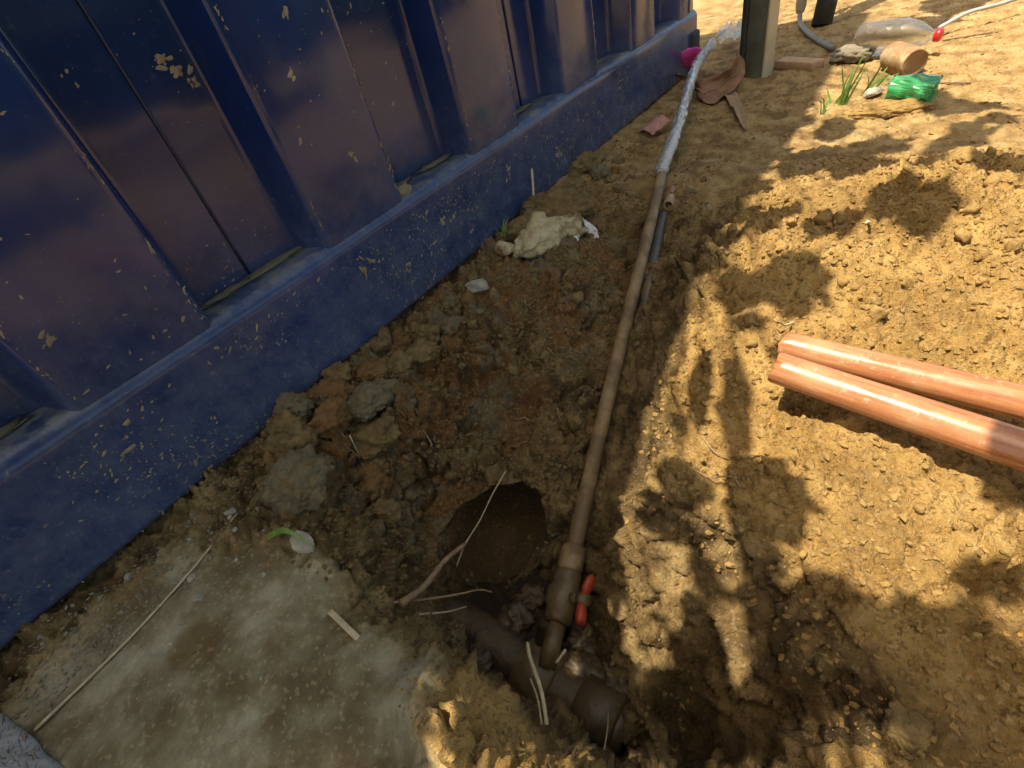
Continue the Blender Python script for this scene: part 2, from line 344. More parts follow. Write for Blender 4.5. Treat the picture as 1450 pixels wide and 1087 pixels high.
def build_ground():
    gx = axis([(-.70, -.32, .009), (-.32, .72, .003), (.72, 1.30, .0042), (1.30, 2.2, .008), (2.2, 3.6, .016)], -60, 90)
    gy = axis([(-.62, -.36, .0065), (-.36, .84, .003), (.84, .98, .01)], -60, 60)
    nx, ny = len(gx), len(gy)
    X, Y = np.meshgrid(gx, gy, indexing='ij'); H = base_h(X, Y)
    P = np.stack([X.ravel(), Y.ravel(), H.ravel()], 1)
    # region masks (n)
    x, y, z = P.T
    n1 = fbm(P * np.array([7, 7, 7]), 4, 3); n2 = fbm(P * 18, 4, 9)
    na = .5 + .5 * fbm(P * 9 + 31, 6, 81, .62); nb = .5 + .5 * fbm(P * 16 + 51, 5, 91, .62); nc = .5 + .5 * fbm(P * 12 + 71, 5, 101, .6)
    slab = sstep(.0, .055, .075 - x + .035 * n1 + .02 * n2 - .10 * sstep(.30, .15, y) - .05 * sstep(.58, .70, y)) * sstep(.10, .20, y) * (1 - sstep(.70, .775, y + .02 * n2))
    slab *= 1 - sstep(.0, .03, -z - .004)
    spot = sstep(.034, .020, np.hypot((x + .085), (y - .565) * .8) + .010 * n1 + .006 * n2) + .6 * sstep(.02, .012, np.hypot(x + .02, y - .47) + .008 * n2)
    hair = sstep(.030, .0, np.abs(fbm(P * np.array([5, 5, 5]) + 40, 3, 111))) * sstep(.0, .3, vnoise(P * 4, 112)); spot = np.clip(spot + .5 * hair, 0, 1)
    far = sstep(-.05, .09, x - 1.33 + .45 * (y - .0) * (y > 0) + .08 * n1 + .03 * n2)
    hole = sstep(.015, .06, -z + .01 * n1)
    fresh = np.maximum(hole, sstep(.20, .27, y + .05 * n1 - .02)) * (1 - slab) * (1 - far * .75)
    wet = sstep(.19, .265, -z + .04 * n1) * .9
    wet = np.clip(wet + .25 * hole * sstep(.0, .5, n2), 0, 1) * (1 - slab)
    rust = sstep(.36, .50, y + .08 * n1) * (1 - sstep(.9, 1.4, x)) * (1 - slab) * sstep(.10, .2, x)
    spoil = (1 - sstep(.16, .26, y)) * (1 - far) * (1 - hole) * sstep(.15, .3, x)
    # normals of the smooth sheet
    dzx = np.gradient(H, gx, axis=0).ravel(); dzy = np.gradient(H, gy, axis=1).ravel()
    nr = np.stack([-dzx, -dzy, np.ones(nx * ny)], 1); nr /= np.linalg.norm(nr, axis=1)[:, None]
    near = (x > -.7) & (x < 4.2) & (y > -.9) & (y < 1.0)
    # undercut at the foot of the bank: pushed out to a rounded hollow
    P2 = P.copy()
    for cc, rr in (((.245, .432, -.215), (.44, .090, .088)), ((.36, .10, -.20), (.07, .05, .06))):
        q = (P - np.array(cc)) / np.array(rr); d = np.linalg.norm(q, axis=1) * (1 + .16 * n1 + .10 * n2)
        ins = (d < 1) & (q[:, 2] > -.75)
        tgt = np.array(cc) + q / np.maximum(d, 1e-3)[:, None] * np.array(rr)
        k = sstep(1.0, .82, d) * sstep(-.9, -.5, q[:, 2])
        side = sstep(-.12, .10, q[:, 0])
        k = (k * side)[:, None]
        P2[ins] = P2[ins] * (1 - k[ins]) + tgt[ins] * k[ins]
    # relief
    q = P[near]; qm = P2[near] * np.array([1, 1, 1.0])
    wob = np.stack([vnoise(q * 30, 21), vnoise(q * 30, 22), vnoise(q * 30, 23)], 1) * .012
    qm = qm + wob
    qm = qm + np.stack([vnoise(q * 70, 24), vnoise(q * 70, 25), vnoise(q * 70, 26)], 1) * .0022
    A1, B1, C1 = worley_id(qm * 23, 1); A2, B2, C2 = worley_id(qm * 52 + 3, 2); A3, B3, C3 = worley_id(qm * 112 + 5, 4)
    def chunk(A, B, C_, e): return (C_ - .45) * sstep(0, e, B - A) + .45 * (.45 - A)      # blocky lumps with crevices between
    A0, B0, C0 = worley_id(qm * 11 + 7, 6)
    lump = fbm(q * 9, 4, 31); fine = fbm(q * 60, 3, 41)
    gouge = fbm(qm * np.array([26, 20, 26]) + 2, 4, 47, .6)
    crack = sstep(.15, .0, B1 - A1 + .10 * vnoise(q * 26, 51)) * sstep(-.1, .35, vnoise(q * 6, 52) + .15)
    pits = sstep(.22, .02, A2) * sstep(.12, .45, vnoise(q * 12, 58) + .1)
    S, Fa, Sp, Fr, W = slab[near], far[near], spoil[near], fresh[near], wet[near]
    soft = (1 - S) * (1 - .86 * Fa)
    patch = .35 + 1.15 * sstep(-.35, .45, fbm(q * 7 + 9, 3, 61))
    patch3 = .4 + 1.0 * sstep(-.3, .4, fbm(q * 13 + 5, 3, 63))
    disp = soft * (.012 * lump + patch * (.016 * chunk(A1, B1, C1, .16) + .008 * gouge * (.5 + .7 * Fr)) + patch3 * (.0125 * chunk(A2, B2, C2, .28) + .0095 * chunk(A3, B3, C3, .30)) + .003 * fine)
    disp += soft * Fr * (.4 + .8 * patch) * .020 * chunk(A0, B0, C0, .12) * sstep(.25, .4, q[:, 1] + .2 * q[:, 2]) + soft * Sp * .016 * chunk(A0, B0, C0, .12) * sstep(.75, 1.0, q[:, 0])
    disp -= soft * (.015 * crack + .010 * pits)
    disp += S * (.0022 * lump + .0014 * fine - .002 * spot[near]) + Fa * (.006 * lump + .0018 * fine + .0022 * chunk(A3, B3, C3, .3) * patch3 + .003 * chunk(A2, B2, C2, .3))
    disp *= 1 - .30 * W
    amp = np.ones(len(q))
    amp *= 1 - sstep(.80, .86, q[:, 1])
    # spoil heap front: ragged step on its far side
    P2[near] += nr[near] * (disp * amp)[:, None]
    out = ~near
    P2[out, 2] += .02 * fbm(P[out] * .7, 3, 71)
    me = bpy.data.meshes.new('ground')
    nv = nx * ny; me.vertices.add(nv); me.vertices.foreach_set('co', P2.astype(np.float32).ravel())
    ii, jj = np.meshgrid(np.arange(nx - 1), np.arange(ny - 1), indexing='ij'); a = (ii * ny + jj).ravel()
    F = np.stack([a, a + ny, a + ny + 1, a + 1], 1).astype(np.int32); nf = len(F)
    me.loops.add(nf * 4); me.loops.foreach_set('vertex_index', F.ravel())
    me.polygons.add(nf); me.polygons.foreach_set('loop_start', np.arange(0, nf * 4, 4, dtype=np.int32))
    me.polygons.foreach_set('use_smooth', np.ones(nf, bool))
    me.update(calc_edges=True)
    for nm, arr in (('slab', slab), ('wet', wet), ('rust', rust), ('far', far), ('fresh', fresh), ('spot', spot), ('na', na), ('nb', nb), ('nc', nc)):
        at = me.attributes.new(nm, 'FLOAT', 'POINT'); at.data.foreach_set('value', arr.astype(np.float32))
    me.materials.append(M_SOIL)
    o = obj('ground', me); o['kind'] = 'structure'
    bv = BVHTree.FromPolygons(P2[:, :].tolist(), F.tolist())
    return o, bv
GROUND, BVH = build_ground()
def gz(x, y, z0=1.5):
    h = BVH.ray_cast(Vector((x, y, z0)), Vector((0, 0, -1)))
    return h[0].z if h[0] is not None else 0.0

# ------------------------------------------------------------------ shipping container
def paint_material():
    m, n, l, b = mat('navy_paint')
    geo = n.new('ShaderNodeNewGeometry'); pos = geo.outputs['Position']
    sep = n.new('ShaderNodeSeparateXYZ'); l.new(pos, sep.inputs[0])
    def noise(sc_, det=5, ro=.6, vec=pos, dist=0.):
        q = N(n, 'ShaderNodeTexNoise', Scale=sc_, Detail=det, Roughness=ro, Distortion=dist); l.new(vec, q.inputs['Vector']); return q.outputs['Fac']
    r1 = ramp(n, [(.3, (.005, .015, .074)), (.7, (.009, .031, .135))]); l.new(noise(3, 2), r1.inputs['Fac'])
    c = r1.outputs['Color']
    low = n.new('ShaderNodeMapRange'); low.inputs['From Min'].default_value = .42; low.inputs['From Max'].default_value = .02
    l.new(sep.outputs['Z'], low.inputs['Value'])
    # thin dried dust film, heavier near the ground
    nd = noise(24, 5, .75)
    rd = ramp(n, [(.30, .22), (.72, 1.)]); l.new(nd, rd.inputs['Fac'])
    dust = math_n(n, l, 'MULTIPLY', rd.outputs['Color'], math_n(n, l, 'ADD', math_n(n, l, 'MULTIPLY', low.outputs['Result'], .62), .03))
    c = mixc(n, l, dust, c, (.17, .20, .255))
    # dust lying on upward faces
    sn = n.new('ShaderNodeSeparateXYZ'); l.new(geo.outputs['Normal'], sn.inputs[0])
    up = ramp(n, [(.55, 0.), (.95, 1.)]); l.new(sn.outputs['Z'], up.inputs['Fac'])
    ru = ramp(n, [(.42, 0.), (.60, 1.)]); l.new(nd, ru.inputs['Fac'])
    upf = math_n(n, l, 'MULTIPLY', up.outputs['Color'], math_n(n, l, 'ADD', math_n(n, l, 'MULTIPLY', ru.outputs['Color'], .6), .06))
    c = mixc(n, l, upf, c, (.22, .22, .16))
    # fine dried spray
    fs = noise(85, 4, .8)
    rn = ramp(n, [(.60, 0.), (.70, 1.)]); l.new(fs, rn.inputs['Fac'])
    spray = math_n(n, l, 'MULTIPLY', rn.outputs['Color'], math_n(n, l, 'ADD', math_n(n, l, 'MULTIPLY', low.outputs['Result'], .5), .10))
    c = mixc(n, l, math_n(n, l, 'MULTIPLY', spray, .8), c, (.33, .27, .16))
    l.new(c, b.inputs['Base Color'])
    ro = math_n(n, l, 'ADD', math_n(n, l, 'MULTIPLY', math_n(n, l, 'MAXIMUM', spray, math_n(n, l, 'MULTIPLY', dust, .8)), .5), .09, True)
    ro = math_n(n, l, 'ADD', ro, math_n(n, l, 'MULTIPLY', up.outputs['Color'], .3), True)
    l.new(ro, b.inputs['Roughness'])
    b.inputs['Specular IOR Level'].default_value = .40
    bp = N(n, 'ShaderNodeBump', Strength=.12, Distance=.012); l.new(noise(8, 1, .5), bp.inputs['Height'])
    l.new(bp.outputs['Normal'], b.inputs['Normal'])
    return m
M_PAINT = paint_material()
M_RUSTDARK = simple_mat('rusty_black_steel', (.012, .012, .014), (.05, .04, .032), 60, .75, .5, 220)
M_SEAM = simple_mat('seam_paint', (.004, .008, .03), (.012, .02, .07), 60, .45, .2, 220)

XE = 2.35                                   # where the panel ends at the corner post
def round_profile(pts, r, seg=4):
    out = []
    for i, p in enumerate(pts):
        p = np.array(p, float)
        if i in (0, len(pts) - 1): out.append(p); continue
        a = np.array(pts[i - 1], float) - p; c = np.array(pts[i + 1], float) - p
        la, lc = np.linalg.norm(a), np.linalg.norm(c); rr = min(r, la * .45, lc * .45)
        s, e = p + a / la * rr, p + c / lc * rr
        for t in np.linspace(0, 1, seg + 1): out.append((1 - t) ** 2 * s + 2 * t * (1 - t) * p + t * t * e)
    return out

def container():
    t = empty('shipping_container', (0, .803, 0))
    off = np.array([0, .803, 0])
    YO, YD = .812, .885
    prof = [(-2.55, YO)]
    i = -6
    while .228 + .449 * i < XE - .3:
        a = .228 + .449 * i; i += 1
        if a < -2.5: continue
        prof += [(a, YO), (a + .020, YD), (a + .221, YD), (a + .241, YO)]
    prof += [(XE, YO)]
    prof = round_profile(prof, .011)
    zs = np.linspace(.216, 2.50, 60); v = []; f = []
    for z in zs:
        for p in prof: v.append((p[0], p[1] - .803, z))
    n = len(prof)
    for k in range(len(zs) - 1):
        for j in range(n - 1): f.append((k * n + j, k * n + j + 1, (k + 1) * n + j + 1, (k + 1) * n + j))
    v = np.array(v); v[:, 1] += .0016 * fbm(v * np.array([5, 5, 3.]), 2, 5)
    mobj('side_panel', v, f, M_PAINT, t)
    # welded seam bead down the middle of some flutes
    for a in (.349, .349 + .449 * 2, .349 - .449 * 2):
        vv, ff = tube([(a, YD - .803 - .001, z) for z in np.linspace(.218, 2.5, 40)], .0025, 8, True, 1, None, .12)
        mobj('weld_seam', vv, ff, M_SEAM, t)
    # bottom rail: face, rolled shoulder, top shelf, bottom lip
    sec = round_profile([(.118, -.0), (.118, .219), (.016, .222), (.001, .205), (.000, .012), (.055, .006)], .015, 6)
    xs = np.linspace(-2.55, XE + .09, 90); v = []; f = []; n = len(sec)
    for x in xs:
        for p in sec: v.append((x, p[0], p[1]))
    for k in range(len(xs) - 1):
        for j in range(n - 1): f.append((k * n + j, k * n + j + 1, (k + 1) * n + j + 1, (k + 1) * n + j))
    v = np.array(v); v[:, 1] += .0022 * fbm(v * np.array([4, 6, 6.]), 2, 8)
    mobj('bottom_rail', v, f, M_PAINT, t)
    sec = box(-2.55, XE + .08, .006, .10, 2.497, 2.60, .012); mobj('top_rail', *sec, M_PAINT, t)
    mobj('corner_post', *box(XE - .002, XE + .085, .012, .14, .15, 2.49, .014), M_PAINT, t)
    cc = join(box(XE + .012, XE + .10, -.012, .16, .004, .152, .010), box(XE + .035, XE + .08, -.0145, .0, .05, .115, .012)); mobj('corner_casting', *cc, M_RUSTDARK, t)
    mobj('roof', *box(-2.54, XE + .07, .10, 2.38, 2.56, 2.59), M_PAINT, t)
    mobj('floor', *box(-2.54, XE + .07, .125, 2.38, .08, .15), M_RUSTDARK, t)
    mobj('back_wall', *box(-2.54, XE + .07, 2.38, 2.42, .02, 2.58), M_PAINT, t)
    mobj('end_wall', *box(XE + .055, XE + .07, .14, 2.38, .15, 2.56), M_PAINT, t)
    mobj('end_wall', *box(-2.555, -2.535, .11, 2.38, .15, 2.56), M_PAINT, t)
    tag(t, 'mud-splashed navy blue corrugated steel shipping container with a bottom rail', 'container')
container()

def nz(*a, s=0): return float(vnoise(np.array([a], float), s)[0])
# ------------------------------------------------------------------ materials for the small things
M_PIPE = simple_mat('muddy_brown_pipe', (.23, .145, .062), (.36, .24, .105), 30, .6, .35, 260, stain=((.17, .105, .042), .48))
M_PIPEWHITE = simple_mat('grey_white_pipe', (.38, .37, .36), (.60, .58, .55), 30, .45, .1, 200, stain=((.33, .25, .14), .56))
M_PIPEGREY = simple_mat('grey_conduit', (.045, .043, .036), (.095, .085, .065), 40, .3, .2, 200, stain=((.17, .11, .045), .47))
M_STUB = simple_mat('tan_pipe', (.30, .175, .10), (.42, .27, .17), 60, .5, .2, 260)
M_MAIN = simple_mat('wet_dark_pipe', (.030, .020, .009), (.062, .040, .017), 26, .5, .7, 120, stain=((.10, .064, .024), .47))
M_VALVE = simple_mat('muddy_valve', (.10, .064, .026), (.20, .13, .053), 50, .45, .5, 200)
M_RED = simple_mat('orange_red_plastic', (.36, .040, .012), (.48, .065, .018), 60, .4, .1, 200, stain=((.13, .07, .025), .50))
M_STRAW = simple_mat('dry_straw', (.42, .32, .17), (.60, .49, .29), 120, .7, .2, 300)
M_STICK = simple_mat('brown_stick', (.22, .13, .06), (.38, .25, .12), 90, .75, .4, 300)
M_ROOT = simple_mat('pale_root', (.36, .26, .13), (.55, .43, .26), 120, .75, .2, 300)
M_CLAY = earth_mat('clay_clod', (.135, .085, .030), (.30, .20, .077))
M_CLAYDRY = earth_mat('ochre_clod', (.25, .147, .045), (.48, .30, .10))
M_CLAYGREY = earth_mat('grey_clod', (.14, .108, .054), (.28, .23, .13), (.21, .135, .052))
M_RUSTY = earth_mat('rusty_clod', (.16, .082, .026), (.30, .165, .054))
M_STONE = simple_mat('pale_stone', (.30, .25, .16), (.50, .44, .32), 50, .85, .3, 200)
M_STONEGREY = simple_mat('grey_stone', (.24, .215, .15), (.40, .36, .26), 50, .85, .3, 200)
M_WETMUD = simple_mat('wet_mud', (.050, .031, .012), (.115, .073, .028), 60, .55, .6, 180)
M_GRIT = earth_mat('grit', (.22, .18, .10), (.40, .35, .24))
M_MORTAR = simple_mat('yellowed_mortar', (.34, .25, .11), (.56, .47, .27), 24, .92, .9, 150, stain=((.20, .125, .045), .49))
M_PLASTER = simple_mat('white_plaster', (.62, .60, .56), (.80, .78, .74), 40, .85, .5, 180)
M_DRYLEAF = simple_mat('dry_leaf', (.16, .070, .028), (.33, .165, .075), 22, .7, .3, 120)
M_PINK = simple_mat('pink_petal', (.66, .03, .22), (.80, .09, .35), 30, .5, .1, 120)
M_SALMON = simple_mat('salmon_scrap', (.46, .22, .16), (.58, .31, .24), 30, .8, .2, 120)
M_GRASS = simple_mat('green_blade', (.09, .18, .025), (.22, .34, .06), 60, .5, .1, 200)
M_LEAFG = simple_mat('tree_leaf', (.035, .075, .012), (.07, .13, .025), 12, .5, .1, 60)
_n = M_LEAFG.node_tree; _t = _n.nodes.new('ShaderNodeBsdfTranslucent'); _t.inputs['Color'].default_value = (.16, .30, .05, 1)
_m = _n.nodes.new('ShaderNodeMixShader'); _m.inputs[0].default_value = .35
_n.links.new(_n.nodes['Principled BSDF'].outputs[0], _m.inputs[1]); _n.links.new(_t.outputs[0], _m.inputs[2]); _n.links.new(_m.outputs[0], _n.nodes['Material Output'].inputs['Surface'])
M_BARK = simple_mat('bark', (.10, .075, .05), (.22, .17, .12), 12, .9, .7, 60)
M_WOOD = simple_mat('weathered_plank', (.10, .10, .065), (.20, .19, .125), 14, .85, .4, 90)
M_WOODDARK = simple_mat('dark_plank_edge', (.03, .028, .022), (.08, .07, .05), 22, .85, .4, 90)
M_CREAM = simple_mat('cream_batten', (.52, .42, .24), (.66, .56, .36), 16, .75, .3, 90)
M_BLOCK = simple_mat('reddish_block', (.34, .19, .09), (.46, .29, .15), 30, .8, .3, 120)
M_CLOTH = simple_mat('dusty_cloth', (.16, .125, .075), (.27, .225, .145), 18, .9, .4, 160)
M_RAG = simple_mat('pale_grey_rag', (.36, .35, .33), (.54, .53, .50), 70, .95, .8, 420)
M_RAGHEM = simple_mat('brown_fringe', (.18, .11, .055), (.30, .20, .11), 60, .95, .6, 300)
M_HOSE = simple_mat('grey_hose', (.13, .12, .10), (.24, .22, .18), 30, .55, .2, 120)
M_CABLE = simple_mat('pale_cable', (.36, .33, .28), (.50, .47, .41), 30, .5, .2, 120)
M_DARKTUBE = simple_mat('dark_tube', (.035, .036, .03), (.09, .088, .07), 20, .5, .3, 90)
M_REDCAP = simple_mat('red_cap', (.60, .012, .02), (.68, .03, .035), 40, .35, .05, 90)
M_MUDSPLASH = simple_mat('dried_mud_fleck', (.17, .14, .085), (.34, .29, .18), 30, .9, .3, 200)
M_MUDCAKE = earth_mat('mud_cake', (.16, .145, .085), (.27, .24, .145))
M_MUDPOT = simple_mat('muddy_pot', (.19, .10, .04), (.36, .22, .10), 16, .8, .5, 90, stain=((.55, .41, .21), .54))

def clear_plastic(name, col):
    """thin clear shell: mostly see-through, Fresnel gloss, a little dust"""
    m, n, l, b = mat(name)
    t = n.new('ShaderNodeBsdfTransparent'); t.inputs['Color'].default_value = (*col, 1)
    b.inputs['Base Color'].default_value = (.55, .50, .42, 1); b.inputs['Roughness'].default_value = .07; b.inputs['Specular IOR Level'].default_value = .9
    lw = n.new('ShaderNodeFresnel'); lw.inputs['IOR'].default_value = 1.55
    g = n.new('ShaderNodeBsdfGlass'); g.inputs['IOR'].default_value = 1.45; g.inputs['Roughness'].default_value = .02
    mx = n.new('ShaderNodeMixShader'); mx.inputs[0].default_value = .55
    l.new(t.outputs[0], mx.inputs[1]); l.new(g.outputs[0], mx.inputs[2]); l.new(mx.outputs[0], n['Material Output'].inputs['Surface'])
    return m
M_CLEAR = clear_plastic('clear_bottle_plastic', (.93, .93, .90))
def film_material(name, c1, c2, tr, rough=.25):
    """thin milky film: part see-through, part scattering, with a gloss"""
    m, n, l, b = mat(name)
    tc = n.new('ShaderNodeTexCoord')
    no = N(n, 'ShaderNodeTexNoise', Scale=35, Detail=3); l.new(tc.outputs['Object'], no.inputs['Vector'])
    rp = ramp(n, [(.35, c1), (.65, c2)]); l.new(no.outputs['Fac'], rp.inputs['Fac'])
    l.new(rp.outputs['Color'], b.inputs['Base Color']); b.inputs['Roughness'].default_value = rough
    b.inputs['Coat Weight'].default_value = .5; b.inputs['Coat Roughness'].default_value = .12
    t = n.new('ShaderNodeBsdfTransparent'); mx = n.new('ShaderNodeMixShader')
    r2 = ramp(n, [(.3, tr - .25), (.7, tr + .2)]); l.new(no.outputs['Fac'], r2.inputs['Fac']); l.new(r2.outputs['Color'], mx.inputs[0])
    l.new(b.outputs[0], mx.inputs[1]); l.new(t.outputs[0], mx.inputs[2]); l.new(mx.outputs[0], n['Material Output'].inputs['Surface'])
    return m
M_FILM = film_material('milky_film', (.42, .40, .38), (.82, .80, .77), .42, .12)
M_FILMTHIN = film_material('thin_clear_film', (.55, .53, .49), (.78, .76, .72), .50, .18)
M_GREENPL = film_material('green_bottle_plastic', (.02, .26, .06), (.10, .46, .16), .30, .15)

def wood_pipe_material():
    m, n, l, b = mat('orange_pipe')
    tc = n.new('ShaderNodeTexCoord'); mp = n.new('ShaderNodeMapping'); mp.inputs['Scale'].default_value = (60, 4, 60); l.new(tc.outputs['Object'], mp.inputs['Vector'])
    no = N(n, 'ShaderNodeTexNoise', Scale=3, Detail=4, Roughness=.7); l.new(mp.outputs['Vector'], no.inputs['Vector'])
    rp = ramp(n, [(.30, (.27, .092, .034)), (.5, (.40, .158, .060)), (.72, (.50, .245, .115))]); l.new(no.outputs['Fac'], rp.inputs['Fac'])
    n2 = N(n, 'ShaderNodeTexNoise', Scale=18, Detail=5, Roughness=.7); l.new(tc.outputs['Object'], n2.inputs['Vector'])
    r2 = ramp(n, [(.50, 0.), (.68, 1.)]); l.new(n2.outputs['Fac'], r2.inputs['Fac'])
    c = mixc(n, l, math_n(n, l, 'MULTIPLY', r2.outputs['Color'], .6), rp.outputs['Color'], (.42, .27, .12))
    n3 = N(n, 'ShaderNodeTexNoise', Scale=95, Detail=4, Roughness=.75); l.new(tc.outputs['Object'], n3.inputs['Vector'])
    r3 = ramp(n, [(.60, 0.), (.68, 1.)]); l.new(n3.outputs['Fac'], r3.inputs['Fac'])
    c = mixc(n, l, math_n(n, l, 'MULTIPLY', r3.outputs['Color'], .65), c, (.46, .36, .22))
    l.new(c, b.inputs['Base Color']); b.inputs['Roughness'].default_value = .34
    rr = ramp(n, [(.38, .16), (.66, .50)]); l.new(n2.outputs['Fac'], rr.inputs['Fac']); l.new(rr.outputs['Color'], b.inputs['Roughness'])
    bp = N(n, 'ShaderNodeBump', Strength=.12, Distance=.001); l.new(no.outputs['Fac'], bp.inputs['Height']); l.new(bp.outputs['Normal'], b.inputs['Normal'])
    return m
M_ORANGE = wood_pipe_material()
M_ORANGECUT = simple_mat('pale_pipe_core', (.48, .26, .13), (.60, .38, .22), 60, .6, .2, 200)
M_WATER = mat('muddy_water')[0]
_b = M_WATER.node_tree.nodes['Principled BSDF']; _b.inputs['Base Color'].default_value = (.028, .018, .008, 1); _b.inputs['Roughness'].default_value = .04; _b.inputs['IOR'].default_value = 1.33

# ------------------------------------------------------------------ the muddy water pipe with its valve
def lerp(a, b, t): return np.array(a) + (np.array(b) - np.array(a)) * t
def water_pipe():
    A, B = np.array([.300, .275, -.193]), np.array([1.276, .505, .030])
    t = empty('water_pipe', (.17, .244, -.225)); O = np.array([.17, .244, -.225])
    ax = (A - B) / np.linalg.norm(A - B)
    bend = lambda s: np.array([0, 0, -.004 * math.sin(s * math.pi)]) + np.array([.0, .003 * math.sin(s * 5), 0])
    path = [lerp(A, B, s) + bend(s) - O for s in np.linspace(-.02, 1, 60)]
    mobj('tube', *tube(path, [.0138 + .0004 * math.sin(k * 1.7) for k in range(60)], 20, True), M_PIPE, t)
    up = catmull([B, (1.55, .56, .058), (2.099, .692, .09), (2.30, .70, .118)], 40)
    mobj('upper_tube', *tube([p - O for p in up], .0115, 16), M_PIPEWHITE, t)
    at = lambda s: A + ax * s - O
    mobj('socket', *tube([at(-.030), at(-.028), at(.004), at(.012)], [.0160, .0200, .0204, .0175], 22), M_PIPE, t)
    mobj('valve_body', *tube([at(.008), at(.014), at(.018), at(.034), at(.040), at(.062), at(.068), at(.082), at(.088)],
                             [.0175, .021, .0215, .0215, .026, .026, .0215, .0215, .018], 24, noise=.015), M_VALVE, t)
    mobj('nipple', *tube([at(.085), at(.150)], .0135, 18), M_VALVE, t)
    # stem and butterfly handle standing off the side of the valve
    c = A + ax * .050; side = Vector((.02, -.80, .60)).normalized()
    s0 = Vector(c) + side * .02; s1 = Vector(c) + side * .046
    mobj('stem', *tube([s0 - Vector(O), s1 - Vector(O)], [.010, .008], 12), M_VALVE, t)
    h = empty('valve_handle'); bpy.data.objects.remove(h)
    def lever(w0, w1, lift):
        u = Vector(-ax); e = side.cross(u).normalized(); pts = []
        return [Vector(s1) - Vector(O) + u * a + side * (lift * k) for a, k in ((w0, 0), ((w0 + w1) * .43, .6), (w1 * .86, 1))]
    v1 = tube(catmull(lever(.004, .042, .010), 8), [.007, .0095, .0120, .0130, .0130, .0125, .0110, .006], 12, True, .55)
    v2 = tube(catmull(lever(-.004, -.040, .006), 8), [.007, .010, .0130, .0140, .0145, .0140, .0135, .0105], 12, True, .6)
    hd = mobj('valve_handle', *join(v1, v2), M_RED, t)
    mobj('handle_hub', *tube([s1 - Vector(O) - side * .004, s1 - Vector(O) + side * .010], [.0115, .009], 16), M_VALVE, hd)
    tag(t, 'long mud-brown water pipe leaning up out of the hole, red-handled valve at its foot', 'pipe')
water_pipe()

def main_pipe():
    t = empty('buried_main_pipe', (.135, .26, -.25)); O = Vector((.135, .26, -.25))
    path = [(.150 - .135, y - .26, -.020) for y in np.linspace(.46, .115, 24)]
    mobj('tube', *tube(path, .039, 32, noise=.006), M_MAIN, t)
    mobj('socket', *tube([(.015, -.070, -.020), (.015, -.073, -.020), (.015, -.128, -.020), (.015, -.132, -.020)], [.040, .046, .046, .040], 32, noise=.008), M_MAIN, t)
    mobj('saddle_clamp', *tube([(.015, .028, -.018), (.015, .025, -.018), (.015, -.030, -.018), (.015, -.033, -.018)], [.040, .0475, .0475, .040], 32, noise=.012), M_VALVE, t)
    d = Vector((.55, -.10, .60)).normalized(); c = Vector((.015, -.005, 0))
    d = Vector((.24, .05, .06)).normalized()
    mobj('outlet', *tube([c + d * .036, c + d * .058, c + d * .058, c + d * .074], [.0185, .0185, .0225, .0225], 20), M_MAIN, t)
    tag(t, 'thick dark wet pipe lying across the bottom of the hole', 'pipe')
main_pipe()

w = 40; v = []; f = []
for k in range(w):
    an = 2 * math.pi * k / w; r = 1 + .18 * math.sin(3 * an + 1) + .1 * math.sin(7 * an)
    v.append((.19 + .075 * r * math.cos(an), .30 + .16 * r * math.sin(an), -.262))
v.append((.19, .30, -.262)); f = [(k, (k + 1) % w, w) for k in range(w)]
wp = mobj('water', v, f, M_WATER, smooth=False); wp['kind'] = 'structure'

def conduit():
    pts = [(1.16, .452, -.020), (1.05, .427, -.046), (.93, .399, -.076), (.80, .368, -.112), (.72, .35, -.15)]
    p = catmull(pts, 40); O = np.array(p[0])
    return tag(mobj('buried_conduit', *tube([q - O for q in p], .0135, 16), M_PIPEGREY, loc=O),
               'dark grey conduit half sunk in the trench beside the brown water pipe', 'pipe')
conduit()
O = Vector((1.175, .446, -.004)); e = Vector((1.33, .482, -.012))
tag(mobj('pipe_stub', *tube([Vector((0, 0, 0)), (e - O) * .5, e - O], .0125, 20, inner=.0092), M_STUB, loc=O), 'short open-ended tan pipe stub beside the brown pipe in the trench', 'pipe')

